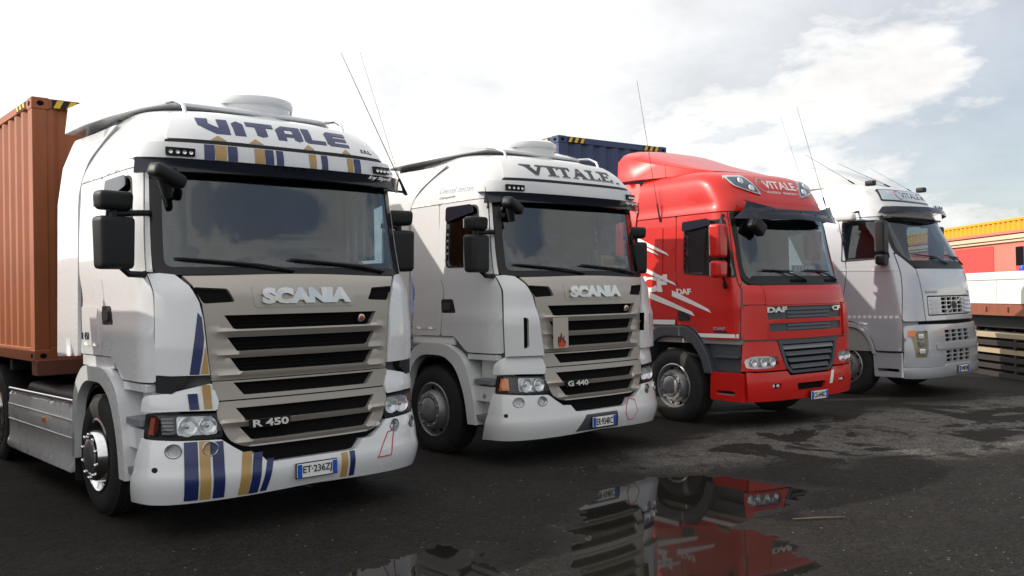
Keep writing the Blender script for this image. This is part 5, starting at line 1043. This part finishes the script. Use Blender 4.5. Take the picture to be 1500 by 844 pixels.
nx, ny = len(xs), len(ys); idx = np.arange(nx*ny).reshape(nx, ny); quads = np.stack([idx[:-1, :-1].ravel(), idx[1:, :-1].ravel(), idx[1:, 1:].ravel(), idx[:-1, 1:].ravel()], -1)
verts = np.concatenate([Q, H[:, None]], 1)
# ring of large faces out to the horizon
ex = [-900, -60, GX0, GX1, 60, 900]; ey = [-900, -60, GY0, GY1, 60, 900]; far = [(x, y, 0.0) for x in ex for y in ey]; o0 = len(verts); ff = []
for i in range(5):
    for j in range(5):
        if i == 2 and j == 2: continue
        ff.append([o0+i*6+j, o0+(i+1)*6+j, o0+(i+1)*6+j+1, o0+i*6+j+1])
me = bpy.data.meshes.new('ground'); me.from_pydata(np.concatenate([verts, np.array(far)]).tolist(), [], quads.tolist()+ff); me.polygons.foreach_set('use_smooth', [True]*len(me.polygons))
DRYP = [(3.0, -.1), (3.3, -.9), (4.3, -1.6), (5.2, -2.2), (7.5, -3.2), (14, -3.6), (15, -1.2), (7.5, .2), (6.3, .6), (4.5, .2)]
dry = .30+.70*np.clip((sdist(Q, DRYP)+.5*(vnoise(Q, 1.6, 11)-.5))/.8, 0, 1)
ad = me.attributes.new('dry', 'FLOAT', 'POINT'); ad.data.foreach_set('value', np.concatenate([dry, np.full(len(far), .30)]).astype(np.float32))
at = me.attributes.new('wet', 'FLOAT', 'POINT'); at.data.foreach_set('value', np.concatenate([DEP, np.zeros(len(far))]).astype(np.float32))
gm = bpy.data.materials.new('wet_asphalt'); gm.use_nodes = True; t = gm.node_tree; B_ = t.nodes['Principled BSDF']
def GN(tp, **k):
    n = t.nodes.new(tp)
    for a, b in k.items(): setattr(n, a, b)
    return n
def lk(a, b): t.links.new(a, b)
def gnoise(sc, det=6, rough=.6, dist=0):
    n = GN('ShaderNodeTexNoise'); n.inputs['Scale'].default_value = sc; n.inputs['Detail'].default_value = det; n.inputs['Roughness'].default_value = rough; n.inputs['Distortion'].default_value = dist; lk(gmap.outputs[0], n.inputs['Vector']); return n.outputs['Fac']
def gramp(src, a, b, c=0, d=1):
    n = GN('ShaderNodeMapRange'); n.inputs[1].default_value = a; n.inputs[2].default_value = b; n.inputs[3].default_value = c; n.inputs[4].default_value = d; lk(src, n.inputs[0]); return n.outputs[0]
def gmix(f, a, b):
    n = GN('ShaderNodeMix', data_type='RGBA')
    for s_, v in ((0, f), (6, a), (7, b)):
        if isinstance(v, (int, float)): n.inputs[s_].default_value = v
        elif isinstance(v, tuple): n.inputs[s_].default_value = (*v, 1)
        else: lk(v, n.inputs[s_])
    return n.outputs[2]
def gmul(a, b, op='MULTIPLY'):
    n = GN('ShaderNodeMath', operation=op, use_clamp=True)
    for i, v in enumerate((a, b)):
        if isinstance(v, (int, float)): n.inputs[i].default_value = v
        else: lk(v, n.inputs[i])
    return n.outputs[0]
gtc = GN('ShaderNodeTexCoord'); gmap = GN('ShaderNodeMapping'); lk(gtc.outputs['Object'], gmap.inputs[0]); wet = GN('ShaderNodeAttribute', attribute_name='wet').outputs['Fac']
patch = gramp(gnoise(.42, 9, .62, .6), .50, .56); mott = gnoise(3.0, 8, .7); grit = gnoise(34, 5, .75); fine = gnoise(120, 3, .7)
c0 = gmix(gramp(mott, .35, .7), (.011, .0097, .0087), (.024, .0212, .0189)); c1_ = gmix(gramp(gnoise(5, 8, .7), .3, .7), (.085, .079, .072), (.20, .188, .17))
dryf = GN('ShaderNodeAttribute', attribute_name='dry').outputs['Fac']; pf = gmul(gmul(gramp(gnoise(.75, 10, .66, .9), .47, .50), gramp(dryf, .28, .8)), gramp(gnoise(2.2, 10, .74), .36, .46))
c2 = gmix(pf, c0, c1_); c3 = gmix(gramp(grit, .56, .72, 0, .5), gmix(gramp(fine, .42, .56, 0, .7), c2, (.008, .0072, .0065)), (.065, .059, .052)); c4 = gmix(gramp(wet, .05, .4, 0, .75), c3, (.012, .011, .010))
vor = GN('ShaderNodeTexVoronoi'); vor.inputs['Scale'].default_value = 55; lk(gmap.outputs[0], vor.inputs['Vector']); vs2 = GN('ShaderNodeSeparateColor'); lk(vor.outputs['Color'], vs2.inputs[0]); gf = gramp(vs2.outputs[0], 0, 1, .45, 1.45); mu = GN('ShaderNodeVectorMath', operation='SCALE'); lk(c4, mu.inputs[0]); lk(gf, mu.inputs['Scale']); lk(mu.outputs[0], B_.inputs['Base Color'])
rg = GN('ShaderNodeMath', operation='SUBTRACT', use_clamp=True); lk(gramp(mott, .3, .7, .78, .97), rg.inputs[0]); lk(gramp(wet, .05, .5, 0, .35), rg.inputs[1]); lk(rg.outputs[0], B_.inputs['Roughness']); B_.inputs['Specular IOR Level'].default_value = .18
bp_ = GN('ShaderNodeBump'); bp_.inputs['Strength'].default_value = .9; bp_.inputs['Distance'].default_value = .02
hsum = GN('ShaderNodeMath', operation='ADD'); lk(gmul(grit, .6), hsum.inputs[0]); lk(gmul(fine, .3), hsum.inputs[1]); lk(hsum.outputs[0], bp_.inputs['Height']); lk(bp_.outputs[0], B_.inputs['Normal'])
me.materials.append(gm); go = link(bpy.data.objects.new('ground', me)); tag(go, kind='structure')
# standing water
wm = bpy.data.materials.new('puddle_water'); wm.use_nodes = True; wb = wm.node_tree.nodes['Principled BSDF']; wb.inputs['Base Color'].default_value = (.012, .011, .009, 1); wb.inputs['Roughness'].default_value = .03; wb.inputs['IOR'].default_value = 1.22; wb.inputs['Specular IOR Level'].default_value = .5
for pl in (PA, PB):
    c = np.array(pl).mean(0); big = [(c[0]+(a-c[0])*1.35, c[1]+(b-c[1])*1.35) for a, b in pl]
    bm = bmesh.new(); bm.faces.new([bm.verts.new((a, b, -.0185)) for a, b in big]); o = bm_obj('water', bm, wm); o.name = 'puddle'; tag(o, kind='structure')
# small loose things on the yard
TW = mat('dry_stick', (.10, .075, .05), .8); SM = mat('loose_stone', (.075, .07, .062), .9, noise=.5, nscale=20)
q = [(2.83, -3.0, .012), (3.0, -3.02, .018), (3.22, -3.22, .010)]
tag(tube('stick', [(2.62, -2.82, .008), (2.78, -2.96, .014), (2.95, -3.08, .010)], [.006, .008, .004], TW), 'thin dark stick lying on the asphalt beside the large puddle', 'stick')
n = 1400; bm = bmesh.new()
for k in range(n):
    x = random.uniform(-3.2, 7.5); y = random.uniform(-4.8, .2); s_ = random.choice((.003, .004, .005, .007, .010)); z = float(gh(np.array([[x, y]]))[0][0]); m_ = Matrix.Translation((x, y, z)) @ Matrix.Rotation(random.uniform(0, 6), 4, 'Z') @ Matrix.Diagonal((s_*random.uniform(.7, 1.5), s_, s_*.6, 1)); bmesh.ops.create_icosphere(bm, subdivisions=1, radius=1, matrix=m_)
tag(bm_obj('loose_gravel', bm, SM), kind='stuff')
